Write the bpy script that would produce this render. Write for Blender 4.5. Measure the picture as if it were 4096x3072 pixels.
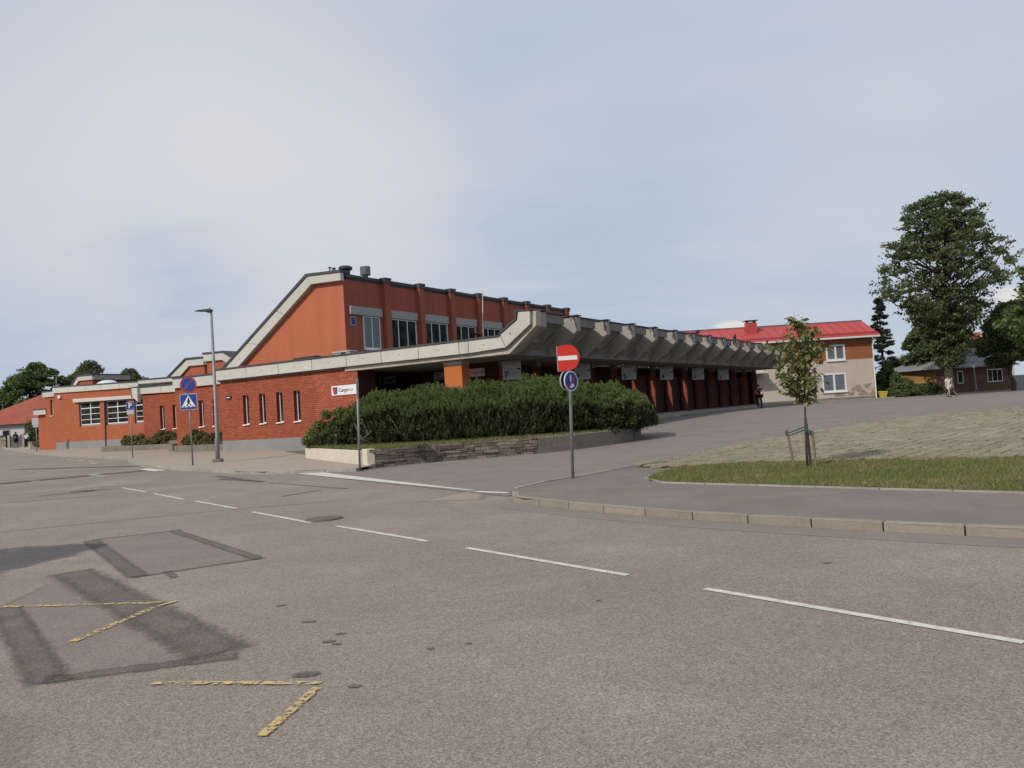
import bpy, bmesh, math, random
import numpy as np
from mathutils import Vector, Matrix, noise
R = math.radians
for o in list(bpy.data.objects): bpy.data.objects.remove(o)
scn = bpy.context.scene
col = scn.collection
random.seed(7)

# ------------------------------------------------------------------ camera
pitch, roll = R(1.89), R(3.5)
fw = Vector((0, math.cos(pitch), math.sin(pitch)))
r0 = Vector((1, 0, 0)); u0 = r0.cross(fw)
rt = r0 * math.cos(roll) - u0 * math.sin(roll)
up = u0 * math.cos(roll) + r0 * math.sin(roll)
cam = bpy.data.cameras.new('camera'); cam.sensor_width = 36; cam.lens = 28.125
cam.clip_start = .1; cam.clip_end = 6000
co = bpy.data.objects.new('camera', cam); col.objects.link(co)
m = Matrix.Identity(4)
for i in range(3):
    m[i][0] = rt[i]; m[i][1] = up[i]; m[i][2] = -fw[i]
m.translation = (0, 0, 1.5); co.matrix_world = m
scn.camera = co
scn.render.resolution_x = 1024; scn.render.resolution_y = 768
scn.view_settings.view_transform = 'Standard'; scn.view_settings.look = 'None'
scn.view_settings.gamma = 1; scn.view_settings.exposure = 0.0
scn.view_settings.use_curve_mapping = False

# ------------------------------------------------------------------ sky and sun
SUN_AZ, SUN_EL = 225.0, 40.0
w = bpy.data.worlds.new('World'); scn.world = w; w.use_nodes = True
nt = w.node_tree; nt.nodes.clear()
def nn(t, **k):
    n = nt.nodes.new(t)
    for a, b in k.items(): setattr(n, a, b)
    return n
def lk(a, b): nt.links.new(a, b)
def mth(op, a, b=None, c=None, clamp=False):
    n = nn('ShaderNodeMath', operation=op, use_clamp=clamp)
    for i, v in enumerate((a, b, c)):
        if v is None: continue
        if isinstance(v, (int, float)): n.inputs[i].default_value = v
        else: lk(v, n.inputs[i])
    return n.outputs[0]
tc = nn('ShaderNodeTexCoord')
sky = nn('ShaderNodeTexSky', sky_type='NISHITA', sun_disc=False, sun_elevation=R(SUN_EL), sun_rotation=R(SUN_AZ), dust_density=2.0)
sep = nn('ShaderNodeSeparateXYZ'); lk(tc.outputs['Generated'], sep.inputs[0])
zz = mth('MAXIMUM', mth('ADD', sep.outputs[2], .16), .05)
cmb = nn('ShaderNodeCombineXYZ')
lk(mth('DIVIDE', sep.outputs[0], zz), cmb.inputs[0]); lk(mth('DIVIDE', sep.outputs[1], zz), cmb.inputs[1])
mp = nn('ShaderNodeMapping'); mp.inputs['Rotation'].default_value = (0, 0, R(25)); mp.inputs['Scale'].default_value = (.75, 1.3, 1)
lk(cmb.outputs[0], mp.inputs[0])
def noi(scale, det, rough, dist=0, vec=None):
    n = nn('ShaderNodeTexNoise'); n.inputs['Scale'].default_value = scale; n.inputs['Detail'].default_value = det
    n.inputs['Roughness'].default_value = rough; n.inputs['Distortion'].default_value = dist
    lk(vec or mp.outputs[0], n.inputs['Vector']); return n.outputs['Fac']
n1 = noi(.55, 6, .5, .6); n2 = noi(1.7, 8, .55, .4)
# soft cloud banks and blue gaps at their real directions
def blob(dx, dy, dz, rad, warp=.12):
    d = Vector((dx, dy, dz)).normalized()
    v = nn('ShaderNodeVectorMath', operation='DOT_PRODUCT'); lk(tc.outputs['Generated'], v.inputs[0]); v.inputs[1].default_value = d
    ang = mth('ARCCOSINE', mth('MINIMUM', v.outputs['Value'], .99999))
    ang = mth('ADD', ang, mth('MULTIPLY', mth('SUBTRACT', n2, .5), warp * 2))
    t = mth('SUBTRACT', 1.0, mth('DIVIDE', ang, rad), clamp=True)
    return mth('SMOOTH_MIN', mth('MULTIPLY', t, t), 1.0, 0.05)
base = mth('ADD', mth('MULTIPLY', n1, .9), mth('MULTIPLY', n2, .62))
base = mth('SUBTRACT', base, .35)
for dx, dy, dz, rad, k in ((-.34, 1, .36, .50, .85), (-.55, 1, .24, .30, .30), (-.1, 1, .30, .25, .22), (-.2, 1, .16, .3, .25), (.5, 1, .38, .35, .22),
                           (-.40, 1, .185, .14, -.50), (.13, 1, .16, .15, -.55), (.0, 1, .21, .13, -.30), (.1, 1, .09, .12, -.35), (-.6, 1, .05, .25, -.45), (-.02, 1, .42, .16, -.3)):
    base = mth('ADD', base, mth('MULTIPLY', blob(dx, dy, dz, rad), k))
mask = nn('ShaderNodeMapRange', interpolation_type='SMOOTHSTEP'); lk(base, mask.inputs[0])
mask.inputs[1].default_value = .0; mask.inputs[2].default_value = 1.35; mask.inputs[3].default_value = 0.0; mask.inputs[4].default_value = 1.0
ramp = nn('ShaderNodeMix', data_type='RGBA')
lk(mask.outputs[0], ramp.inputs[0])
ramp.inputs[6].default_value = (4.75, 5.65, 7.1, 1); ramp.inputs[7].default_value = (7.4, 7.35, 7.6, 1)
mixs = nn('ShaderNodeMix', data_type='RGBA'); mixs.inputs[0].default_value = .93
lk(sky.outputs[0], mixs.inputs[6]); lk(ramp.outputs[2], mixs.inputs[7])
# small bright cumulus puffs low over the roofs
puff = mth('MULTIPLY', mth('ADD', blob(.289, 1, .078, .022, .05), blob(.273, 1, .070, .014, .04)), 1.0)
puff2 = mth('MULTIPLY', blob(.63, 1, .088, .035, .05), 1.0)
pm = mth('MULTIPLY', mth('ADD', puff, puff2), 1.3, clamp=True)
mix2 = nn('ShaderNodeMix', data_type='RGBA'); lk(pm, mix2.inputs[0]); lk(mixs.outputs[2], mix2.inputs[6]); mix2.inputs[7].default_value = (7.7, 7.5, 7.2, 1)
bg = nn('ShaderNodeBackground'); bg.inputs['Strength'].default_value = .098
lk(mix2.outputs[2], bg.inputs[0])
wo = nn('ShaderNodeOutputWorld'); lk(bg.outputs[0], wo.inputs[0])

sun = bpy.data.lights.new('sun', 'SUN'); sun.energy = 3.0; sun.angle = R(.6); sun.color = (1, .93, .84)
so = bpy.data.objects.new('sun', sun); col.objects.link(so)
sd = Vector((math.sin(R(SUN_AZ)) * math.cos(R(SUN_EL)), math.cos(R(SUN_AZ)) * math.cos(R(SUN_EL)), math.sin(R(SUN_EL))))
so.rotation_euler = sd.to_track_quat('Z', 'Y').to_euler(); so.location = (-40, -40, 60)

# ------------------------------------------------------------------ materials
def mat(name, c, rough=.85, spec=.3, metal=0, n=(), bump=None, tone=0, rnd=0, trans=0, alpha=None, speck=None, streak=None, coat=0, edge=False):
    """c base colour; n: list of (scale, colour, lo, hi) noise overlays; tone/rnd: per-leaf / per-object brightness spread"""
    M = bpy.data.materials.new(name); M.use_nodes = True
    t = M.node_tree; ns = t.nodes; L = t.links.new
    bs = ns['Principled BSDF']; out = ns['Material Output']
    bs.inputs['Roughness'].default_value = rough; bs.inputs['Specular IOR Level'].default_value = spec; bs.inputs['Metallic'].default_value = metal
    if coat: bs.inputs['Coat Weight'].default_value = coat
    tcn = ns.new('ShaderNodeTexCoord')
    cur = None
    rgb = ns.new('ShaderNodeRGB'); rgb.outputs[0].default_value = (*c, 1); cur = rgb.outputs[0]
    def noise_(scale, det=5, vec=None, rough_=.6):
        x = ns.new('ShaderNodeTexNoise'); x.inputs['Scale'].default_value = scale; x.inputs['Detail'].default_value = det
        x.inputs['Roughness'].default_value = rough_
        L(vec or tcn.outputs['Object'], x.inputs['Vector']); return x.outputs['Fac']
    def rng_(x, a, b):
        r = ns.new('ShaderNodeMapRange'); L(x, r.inputs[0]); r.inputs[1].default_value = a; r.inputs[2].default_value = b; return r.outputs[0]
    for (sc, cc, lo, hi) in n:
        mx = ns.new('ShaderNodeMix'); mx.data_type = 'RGBA'
        L(rng_(noise_(sc), lo, hi), mx.inputs[0]); L(cur, mx.inputs[6]); mx.inputs[7].default_value = (*cc, 1); cur = mx.outputs[2]
    if streak:
        mpn = ns.new('ShaderNodeMapping'); mpn.inputs['Scale'].default_value = (1, 1, .08); L(tcn.outputs['Object'], mpn.inputs[0])
        mx = ns.new('ShaderNodeMix'); mx.data_type = 'RGBA'
        L(rng_(noise_(streak[0], 4, mpn.outputs[0]), streak[2], streak[3]), mx.inputs[0]); L(cur, mx.inputs[6]); mx.inputs[7].default_value = (*streak[1], 1); cur = mx.outputs[2]
    def mul(a, f):
        v = ns.new('ShaderNodeVectorMath'); v.operation = 'SCALE'; L(a, v.inputs[0]); L(f, v.inputs['Scale']); return v.outputs[0]
    if speck:   # (scale, amount)
        for sc, am in speck:
            vo = ns.new('ShaderNodeTexVoronoi'); vo.inputs['Scale'].default_value = sc; L(tcn.outputs['Object'], vo.inputs['Vector'])
            sp = ns.new('ShaderNodeSeparateColor'); L(vo.outputs['Color'], sp.inputs[0])
            r = ns.new('ShaderNodeMapRange'); L(sp.outputs[0], r.inputs[0]); r.inputs[3].default_value = 1 - am; r.inputs[4].default_value = 1 + am
            cur = mul(cur, r.outputs[0])
    if tone:
        at = ns.new('ShaderNodeAttribute'); at.attribute_name = 'tone'
        r = ns.new('ShaderNodeMapRange'); L(at.outputs['Fac'], r.inputs[0]); r.inputs[3].default_value = 1 - tone; r.inputs[4].default_value = 1 + tone
        cur = mul(cur, r.outputs[0])
    if rnd:
        oi = ns.new('ShaderNodeObjectInfo')
        r = ns.new('ShaderNodeMapRange'); L(oi.outputs['Random'], r.inputs[0]); r.inputs[3].default_value = 1 - rnd; r.inputs[4].default_value = 1 + rnd
        cur = mul(cur, r.outputs[0])
    L(cur, bs.inputs['Base Color'])
    if bump:
        b = ns.new('ShaderNodeBump'); b.inputs['Strength'].default_value = bump[1]; b.inputs['Distance'].default_value = bump[2] if len(bump) > 2 else .02
        L(noise_(bump[0], 6), b.inputs['Height']); L(b.outputs[0], bs.inputs['Normal'])
    sh = bs.outputs[0]
    if trans:
        tr = ns.new('ShaderNodeBsdfTranslucent'); L(cur, tr.inputs[0]); ms = ns.new('ShaderNodeMixShader'); ms.inputs[0].default_value = trans
        L(sh, ms.inputs[1]); L(tr.outputs[0], ms.inputs[2]); sh = ms.outputs[0]
    if alpha:   # worn paint: (scale, lo, hi)
        tp = ns.new('ShaderNodeBsdfTransparent'); ms = ns.new('ShaderNodeMixShader')
        L(rng_(noise_(alpha[0], 4), alpha[1], alpha[2]), ms.inputs[0]); L(tp.outputs[0], ms.inputs[1]); L(sh, ms.inputs[2]); sh = ms.outputs[0]
    if edge:    # feathered, ragged rim stored in the 'rim' attribute
        ae = ns.new('ShaderNodeAttribute'); ae.attribute_name = 'rim'
        ad = ns.new('ShaderNodeMath'); ad.operation = 'MULTIPLY_ADD'; L(noise_(16, 6, None, .8), ad.inputs[0]); ad.inputs[1].default_value = 1.3; L(ae.outputs['Fac'], ad.inputs[2])
        tp = ns.new('ShaderNodeBsdfTransparent'); ms = ns.new('ShaderNodeMixShader')
        L(rng_(ad.outputs[0], .88, 1.42), ms.inputs[0]); L(tp.outputs[0], ms.inputs[1]); L(sh, ms.inputs[2]); sh = ms.outputs[0]
    L(sh, out.inputs[0])
    return M
ASP = (.254, .210, .175)
M = dict(
 road=mat('asphalt', ASP, .92, .2, n=[(.11, (.215, .180, .151), .4, .62), (.35, (.300, .250, .203), .48, .68), (1.3, (.222, .185, .155), .5, .75), (7, (.285, .24, .2), .55, .8)], speck=[(150, .36), (70, .16)], bump=(60, .5, .012)),
 drive=mat('drive_asphalt', (.205, .178, .154), .92, .2, n=[(.2, (.235, .195, .172), .4, .7), (1.1, (.176, .144, .132), .5, .75)], speck=[(110, .2)], bump=(70, .4, .01)),
 walk=mat('walk_asphalt', (.185, .160, .142), .92, .2, n=[(.5, (.212, .182, .160), .4, .7), (2.5, (.155, .133, .119), .55, .8), (.9, (.170, .146, .130), .45, .6)], speck=[(120, .16)], bump=(80, .3, .008)),
 walkL=mat('pavement_sand', (.345, .280, .220), .93, .2, n=[(.3, (.31, .25, .2), .4, .7), (1.9, (.365, .30, .24), .5, .8)], speck=[(60, .15)], bump=(60, .3, .01)),
 patch=mat('tar_patch', (.125, .106, .094), .92, .2, n=[(3, (.16, .135, .118), .4, .7)], speck=[(120, .42)], edge=True),
 patch2=mat('old_patch', (.20, .162, .140), .9, .2, n=[(1.5, (.235, .19, .16), .4, .7)], speck=[(100, .25)], edge=True),
 gutter=mat('gutter_asphalt', (.20, .172, .152), .92, .2, n=[(2, (.23, .195, .165), .4, .7)], speck=[(130, .18)], edge=True),
 track=mat('track_light', (.275, .228, .188), .92, .2, speck=[(150, .4)], edge=True),
 track2=mat('track_dark', (.232, .194, .163), .92, .2, speck=[(150, .4)], edge=True),
 sand=mat('road_sand', (.295, .242, .196), .95, .1, speck=[(150, .35)], edge=True),
 line=mat('road_paint', (.58, .56, .50), .8, .2, n=[(9, (.40, .37, .33), .45, .75)], bump=(60, .3, .005), alpha=(18, .26, .38)),
 lineworn=mat('worn_paint', (.46, .43, .38), .8, .2, alpha=(12, .42, .58)),
 yellow=mat('yellow_paint', (.60, .43, .17), .8, .2, n=[(8, (.48, .36, .16), .4, .7)], alpha=(24, .44, .54)),
 kerb=mat('kerb_concrete', (.275, .240, .192), .9, .2, n=[(3, (.23, .195, .15), .4, .7), (14, (.33, .29, .23), .5, .8)], rnd=.09, bump=(60, .3, .01)),
 edge=mat('edge_concrete', (.34, .31, .27), .9, .2, n=[(6, (.25, .23, .2), .4, .7)], rnd=.1),
 paver=mat('paver_concrete', (.268, .230, .160), .95, .15, n=[(.6, (.222, .195, .13), .4, .7), (14, (.30, .26, .195), .5, .8)], rnd=.16, tone=.16, bump=(60, .5, .01)),
 joint=mat('joint_soil', (.115, .105, .055), 1, .1, n=[(3, (.085, .095, .035), .4, .7)], bump=(20, .5, .02)),
 soil=mat('soil', (.09, .07, .045), 1, .1, n=[(4, (.07, .075, .03), .4, .7)], bump=(20, .5, .02)),
 lawn=mat('lawn_soil', (.11, .115, .045), 1, .1, n=[(1.2, (.16, .13, .065), .45, .7), (8, (.07, .085, .028), .4, .7)], bump=(20, .6, .02)),
 grass=mat('grass_blade', (.185, .205, .062), .8, .15, n=[(.7, (.26, .225, .095), .42, .64), (3, (.125, .16, .042), .5, .8)], tone=.35, trans=.3),
 grassD=mat('dry_grass', (.215, .20, .085), .85, .15, n=[(.8, (.15, .175, .055), .4, .7)], tone=.35, trans=.3),
 ground=mat('earth', (.16, .15, .11), 1, .1, n=[(.05, (.10, .12, .05), .4, .6)]),
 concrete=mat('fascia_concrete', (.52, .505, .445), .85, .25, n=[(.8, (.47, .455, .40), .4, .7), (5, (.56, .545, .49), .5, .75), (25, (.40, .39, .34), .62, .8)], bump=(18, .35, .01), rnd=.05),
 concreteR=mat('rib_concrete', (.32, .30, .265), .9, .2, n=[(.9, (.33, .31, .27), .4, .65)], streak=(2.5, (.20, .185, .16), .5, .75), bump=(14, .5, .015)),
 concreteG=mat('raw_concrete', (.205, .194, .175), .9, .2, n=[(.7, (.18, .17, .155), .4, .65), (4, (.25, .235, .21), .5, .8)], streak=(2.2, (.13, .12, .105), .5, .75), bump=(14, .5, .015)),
 concreteB=mat('beam_concrete', (.46, .41, .34), .9, .2, n=[(1.2, (.36, .31, .25), .4, .7), (3, (.32, .22, .12), .62, .8)], bump=(16, .5, .015)),
 stain=mat('limewash_stain', (.40, .365, .31), .95, .15, n=[(3.5, (.13, .12, .10), .40, .52), (5, (.30, .20, .12), .58, .7)], bump=(14, .5, .015)),
 plinth=mat('plinth_render', (.255, .25, .24), .95, .15, n=[(1.5, (.22, .215, .205), .4, .7), (30, (.30, .29, .28), .5, .8)], bump=(50, .4, .01)),
 lintel=mat('grey_render', (.33, .325, .315), .95, .15, n=[(3, (.29, .285, .275), .4, .7)], bump=(50, .4, .01)),
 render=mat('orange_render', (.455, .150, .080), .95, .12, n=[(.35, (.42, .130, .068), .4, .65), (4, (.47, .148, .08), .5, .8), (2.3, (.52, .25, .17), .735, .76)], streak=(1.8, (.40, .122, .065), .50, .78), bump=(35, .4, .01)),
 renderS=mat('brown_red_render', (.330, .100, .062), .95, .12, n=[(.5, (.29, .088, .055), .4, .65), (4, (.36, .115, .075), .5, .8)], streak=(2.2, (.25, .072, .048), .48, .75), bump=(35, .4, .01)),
 brick=mat('red_brick', (.350, .104, .058), .92, .15, n=[(1.1, (.38, .105, .052), .4, .7), (22, (.28, .066, .034), .5, .8)], rnd=.13, tone=.13, bump=(50, .5, .01)),
 brickO=mat('orange_brick', (.405, .132, .066), .92, .15, n=[(.5, (.43, .14, .068), .4, .7), (22, (.34, .095, .045), .5, .8)], tone=.08, bump=(50, .5, .01)),
 mortar=mat('red_mortar', (.19, .043, .022), .95, .1, n=[(2, (.24, .06, .03), .4, .7)], bump=(50, .4, .01)),
 mortarO=mat('orange_mortar', (.31, .08, .035), .95, .1, n=[(2, (.35, .10, .05), .4, .7)]),
 mortarW=mat('pale_mortar', (.46, .25, .19), .95, .1, n=[(3, (.34, .14, .09), .4, .7)]),
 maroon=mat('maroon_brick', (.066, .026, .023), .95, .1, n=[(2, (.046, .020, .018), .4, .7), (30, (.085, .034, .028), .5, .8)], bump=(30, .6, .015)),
 pier=mat('sunlit_pier_brick', (.29, .078, .045), .93, .1, n=[(3, (.18, .045, .03), .4, .7), (22, (.26, .07, .045), .5, .8)], bump=(30, .6, .015)),  # paler brick for the pier fronts, sunlight put into its colour
 orange=mat('orange_paint', (.49, .148, .050), .9, .15, n=[(1.5, (.45, .135, .048), .4, .7)], bump=(40, .2, .008)),
 roofcap=mat('roof_felt', (.055, .056, .060), .7, .3, n=[(3, (.08, .08, .085), .4, .7)]),
 roof=mat('bitumen_roof', (.07, .07, .07), .9, .2),
 white=mat('white_frame', (.68, .68, .67), .5, .4),
 greyfr=mat('grey_frame', (.25, .26, .27), .5, .4),
 glass=mat('dark_glass', (.016, .017, .016), .25, .02, n=[(1.5, (.045, .045, .038), .45, .6)]),
 glassB=mat('curtained_glass', (.13, .155, .17), .15, .3, n=[(1.5, (.10, .12, .13), .4, .7)]),
 curtain=mat('curtain', (.38, .36, .33), .9, .2),
 sillm=mat('white_sill', (.74, .74, .74), .4, .4),
 metal=mat('galvanised', (.25, .26, .27), .55, .4, metal=.3, n=[(6, (.19, .2, .21), .4, .7)]),
 darkm=mat('dark_metal', (.04, .042, .045), .5, .4),
 pipe=mat('grey_metal_vent', (.13, .135, .145), .5, .4, metal=.3),
 redsign=mat('sign_red', (.62, .025, .012), .45, .4, n=[(4, (.55, .03, .015), .4, .7)]),
 ringred=mat('ring_red', (.33, .03, .035), .45, .4),
 bluesign=mat('sign_blue', (.008, .050, .27), .45, .4),
 bluedark=mat('emblem_blue', (.02, .03, .22), .5, .4),
 whitesign=mat('sign_white', (.74, .74, .75), .5, .4),
 greysign=mat('sign_silver', (.42, .43, .45), .5, .4),
 black=mat('black_print', (.012, .012, .014), .6, .3),
 print=mat('grey_print', (.22, .22, .23), .7, .2),
 board=mat('board_white', (.52, .52, .52), .7, .2, n=[(3, (.36, .36, .36), .4, .7)]),
 whitewall=mat('cream_concrete', (.60, .54, .44), .9, .2, n=[(1.5, (.52, .46, .37), .4, .7), (10, (.64, .58, .48), .5, .8)], streak=(3, (.44, .38, .3), .58, .8), bump=(15, .4, .01)),
 stone=mat('slate_stone', (.19, .155, .125), .95, .15, n=[(3, (.13, .105, .085), .4, .7), (9, (.25, .21, .17), .55, .8)], rnd=.28, tone=.28, bump=(12, .8, .03)),
 darkwall=mat('old_concrete_wall', (.20, .175, .145), .95, .15, n=[(1.2, (.155, .135, .112), .4, .7), (7, (.25, .22, .185), .5, .8)], streak=(2.5, (.11, .098, .084), .52, .8), bump=(10, .8, .03)),
 stonemortar=mat('dark_mortar', (.075, .065, .058), 1, .1, bump=(12, .8, .03)),
 boulder=mat('rubble_stone', (.36, .30, .24), .95, .15, n=[(3, (.28, .23, .18), .4, .7)], rnd=.2, tone=.25),
 trough=mat('planter_concrete', (.21, .185, .15), .95, .15, n=[(1.5, (.16, .14, .115), .4, .7), (8, (.26, .23, .19), .5, .8)], streak=(3, (.12, .105, .09), .55, .8), bump=(14, .6, .02)),
 pine=mat('pine_needles', (.105, .135, .040), .75, .25, n=[(1.4, (.13, .155, .042), .45, .7)], tone=.80, trans=.2),
 juniper=mat('juniper', (.13, .125, .045), .85, .2, n=[(1.2, (.19, .145, .065), .45, .7)], tone=.45, trans=.15),
 leafL=mat('lime_leaf', (.125, .150, .060), .7, .25, n=[(.35, (.105, .13, .052), .45, .65)], tone=.45, trans=.45),
 leafD=mat('dark_leaf', (.078, .100, .036), .7, .25, n=[(.35, (.078, .105, .032), .45, .65)], tone=.45, trans=.2),
 leafG=mat('bush_leaf', (.10, .14, .038), .7, .25, n=[(.5, (.06, .09, .024), .45, .65)], tone=.45, trans=.22),
 leafY=mat('young_leaf', (.16, .175, .052), .6, .3, n=[(3, (.18, .15, .055), .45, .7)], rnd=.38, tone=.38, trans=.28),
 spruce=mat('spruce_needles', (.028, .038, .022), .85, .15, tone=.4, trans=.1),
 bark=mat('bark', (.085, .070, .055), .95, .1, n=[(3, (.06, .05, .04), .4, .7)], bump=(12, .8, .03)),
 barkG=mat('grey_bark', (.20, .175, .155), .95, .1, n=[(8, (.14, .12, .10), .4, .7)], bump=(20, .6, .02)),
 stakem=mat('weathered_wood', (.22, .165, .12), .95, .1, n=[(6, (.15, .115, .085), .4, .7)], bump=(40, .6, .01)),
 tie=mat('green_webbing', (.035, .085, .07), .8, .2),
 redroof=mat('red_metal_roof', (.38, .072, .066), .55, .25, n=[(.4, (.42, .048, .045), .4, .7)], rnd=.05),
 tileroof=mat('clay_tile_roof', (.31, .090, .058), .9, .15, n=[(.6, (.25, .075, .05), .4, .7), (6, (.36, .115, .075), .5, .8)], bump=(8, .4, .02)),
 creamwall=mat('cream_plaster', (.50, .425, .365), .95, .15, n=[(.4, (.47, .40, .34), .4, .7), (5, (.52, .45, .39), .5, .8)], streak=(1.4, (.38, .31, .26), .6, .8), bump=(30, .3, .01)),
 creamstain=mat('worn_plaster', (.36, .28, .23), .95, .15, n=[(3, (.25, .165, .125), .45, .62)], alpha=(1.3, .44, .66)),
 ochre=mat('ochre_plaster', (.300, .118, .055), .95, .15, n=[(1, (.27, .105, .05), .4, .7)], bump=(30, .3, .01)),
 wood=mat('brown_boards', (.165, .098, .064), .9, .15, n=[(1, (.13, .078, .052), .4, .7)], rnd=.12),
 woodY=mat('yellow_boards', (.36, .20, .065), .9, .15, n=[(1, (.26, .14, .05), .4, .7)], rnd=.12),
 slate=mat('grey_sheet_roof', (.215, .22, .23), .7, .3, n=[(1, (.18, .185, .195), .4, .7)], rnd=.06),
 binm=mat('yellow_plastic', (.52, .44, .05), .5, .35),
 skin=mat('skin', (.42, .24, .17), .6, .3), skinD=mat('tanned_skin', (.27, .14, .095), .6, .3),
 hair=mat('dark_hair', (.02, .016, .014), .6, .3),
 clB=mat('black_cloth', (.014, .014, .016), .9, .1), clW=mat('white_cloth', (.55, .54, .54), .9, .1),
 clG=mat('grey_cloth', (.16, .16, .17), .9, .1), clR=mat('maroon_cloth', (.07, .02, .025), .9, .1), clP=mat('pink_cloth', (.45, .28, .28), .9, .1),
 crow=mat('crow_feathers', (.012, .012, .014), .5, .3),
 tyre=mat('tyre_rubber', (.02, .02, .02), .8, .2), dome=mat('dome_plastic', (.62, .63, .62), .35, .4),
 iron=mat('cast_iron', (.165, .138, .118), .8, .2, n=[(20, (.09, .075, .066), .4, .7)], bump=(30, .8, .01)),
)

# ------------------------------------------------------------------ helpers
TH = R(31.7)
Ux, Uy = math.cos(TH), -math.sin(TH)       # station axis along the street front (to the right)
Vx, Vy = math.sin(TH), math.cos(TH)        # station axis along the canopy (away)
def W(u, v, z=0): return Vector((Ux * u + Vx * v, Uy * u + Vy * v, z))
HB = [(-400, 0), (0, 0), (14, .06), (28, .2), (40, .45), (50, .58), (60, .56), (75, .47), (2000, .47)]
def hz(v):
    for (a, za), (b, zb) in zip(HB, HB[1:]):
        if v <= b: return za + (zb - za) * (v - a) / (b - a)
    return HB[-1][1]
def gz(x, y): return hz(x * Vx + y * Vy)

class MB:
    def __init__(s): s.v = []; s.f = []; s.tone = []
    def add(s, vs, fs, tone=None):
        k = len(s.v); s.v.extend([tuple(p) for p in vs]); s.f.extend([tuple(i + k for i in f) for f in fs])
        s.tone.extend([random.random() if tone is None else tone] * len(fs)); return s
    def box(s, x0, x1, y0, y1, z0, z1, rot=0, piv=None, tone=None):
        vs = [(x, y, z) for z in (z0, z1) for x, y in ((x0, y0), (x1, y0), (x1, y1), (x0, y1))]
        if rot:
            px, py = piv or ((x0 + x1) / 2, (y0 + y1) / 2); c, n = math.cos(rot), math.sin(rot)
            vs = [(px + (x - px) * c - (y - py) * n, py + (x - px) * n + (y - py) * c, z) for x, y, z in vs]
        return s.add(vs, [(0, 3, 2, 1), (4, 5, 6, 7), (0, 1, 5, 4), (1, 2, 6, 5), (2, 3, 7, 6), (3, 0, 4, 7)], tone)
    def prism(s, prof, a, b, axis='v', tone=None):
        n = len(prof)
        area = sum(prof[i][0] * prof[(i + 1) % n][1] - prof[(i + 1) % n][0] * prof[i][1] for i in range(n))
        if area < 0: prof = prof[::-1]
        def P(p, t):
            if axis == 'v': return (p[0], t, p[1])
            if axis == 'u': return (t, p[0], p[1])
            return (p[0], p[1], t)
        vs = [P(p, a) for p in prof] + [P(p, b) for p in prof]
        fs = [tuple(range(n)), tuple(range(2 * n - 1, n - 1, -1))] + [(i + n, (i + 1) % n + n, (i + 1) % n, i) for i in range(n)]
        if axis in ('u', 'z'): fs = [f[::-1] for f in fs]
        return s.add(vs, fs, tone)
    def tube(s, pts, rad, n=8, cap=True, tone=None):
        pts = [Vector(p) for p in pts]
        if not hasattr(rad, '__len__'): rad = [rad] * len(pts)
        rings = []
        for i, p in enumerate(pts):
            d = (pts[min(i + 1, len(pts) - 1)] - pts[max(i - 1, 0)])
            d = d.normalized() if d.length > 1e-9 else Vector((0, 0, 1))
            a = d.cross(Vector((0, 0, 1)) if abs(d.z) < .9 else Vector((1, 0, 0))).normalized(); b = d.cross(a)
            rings.append([p + (a * math.cos(2 * math.pi * k / n) + b * math.sin(2 * math.pi * k / n)) * rad[i] for k in range(n)])
        vs = [q for r_ in rings for q in r_]
        fs = [(i * n + k, i * n + (k + 1) % n, (i + 1) * n + (k + 1) % n, (i + 1) * n + k) for i in range(len(pts) - 1) for k in range(n)]
        if cap: fs += [tuple(range(n - 1, -1, -1)), tuple(range((len(pts) - 1) * n, len(pts) * n))]
        return s.add(vs, fs, tone)
    def ball(s, c, r, n=10, m=6, tone=None):
        rx, ry, rz = r if hasattr(r, '__len__') else (r, r, r)
        vs = [(c[0], c[1], c[2] + rz)]
        for i in range(1, m):
            t = math.pi * i / m
            for k in range(n):
                a = 2 * math.pi * k / n; vs.append((c[0] + rx * math.sin(t) * math.cos(a), c[1] + ry * math.sin(t) * math.sin(a), c[2] + rz * math.cos(t)))
        vs.append((c[0], c[1], c[2] - rz))
        fs = [(0, 1 + k, 1 + (k + 1) % n) for k in range(n)]
        for i in range(m - 2):
            for k in range(n): fs.append((1 + i * n + k, 1 + (i + 1) * n + k, 1 + (i + 1) * n + (k + 1) % n, 1 + i * n + (k + 1) % n))
        e = len(vs) - 1
        fs += [(1 + (m - 2) * n + (k + 1) % n, 1 + (m - 2) * n + k, e) for k in range(n)]
        return s.add(vs, fs, tone)
    def mesh(s, name, mt, off=(0, 0, 0), smooth=False):
        me = bpy.data.meshes.new(name)
        ox, oy, oz = off
        me.from_pydata([(a - ox, b - oy, c - oz) for a, b, c in s.v], [], s.f)
        at = me.attributes.new('tone', 'FLOAT', 'FACE'); at.data.foreach_set('value', s.tone)
        if smooth: me.polygons.foreach_set('use_smooth', [True] * len(me.polygons))
        if mt: me.materials.append(M[mt] if isinstance(mt, str) else mt)
        return me
def link(name, data, parent=None, loc=None, rot=None):
    o = bpy.data.objects.new(name, data); col.objects.link(o)
    if parent: o.parent = parent
    if loc is not None: o.location = loc
    if rot is not None: o.rotation_euler = rot
    return o
def thing(name, label, cat, loc=(0, 0, 0), rz=0, group=None):
    o = link(name, None, None, loc, (0, 0, rz)); o.empty_display_size = .3
    o['label'] = label; o['category'] = cat
    if group: o['group'] = group
    return o
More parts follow.
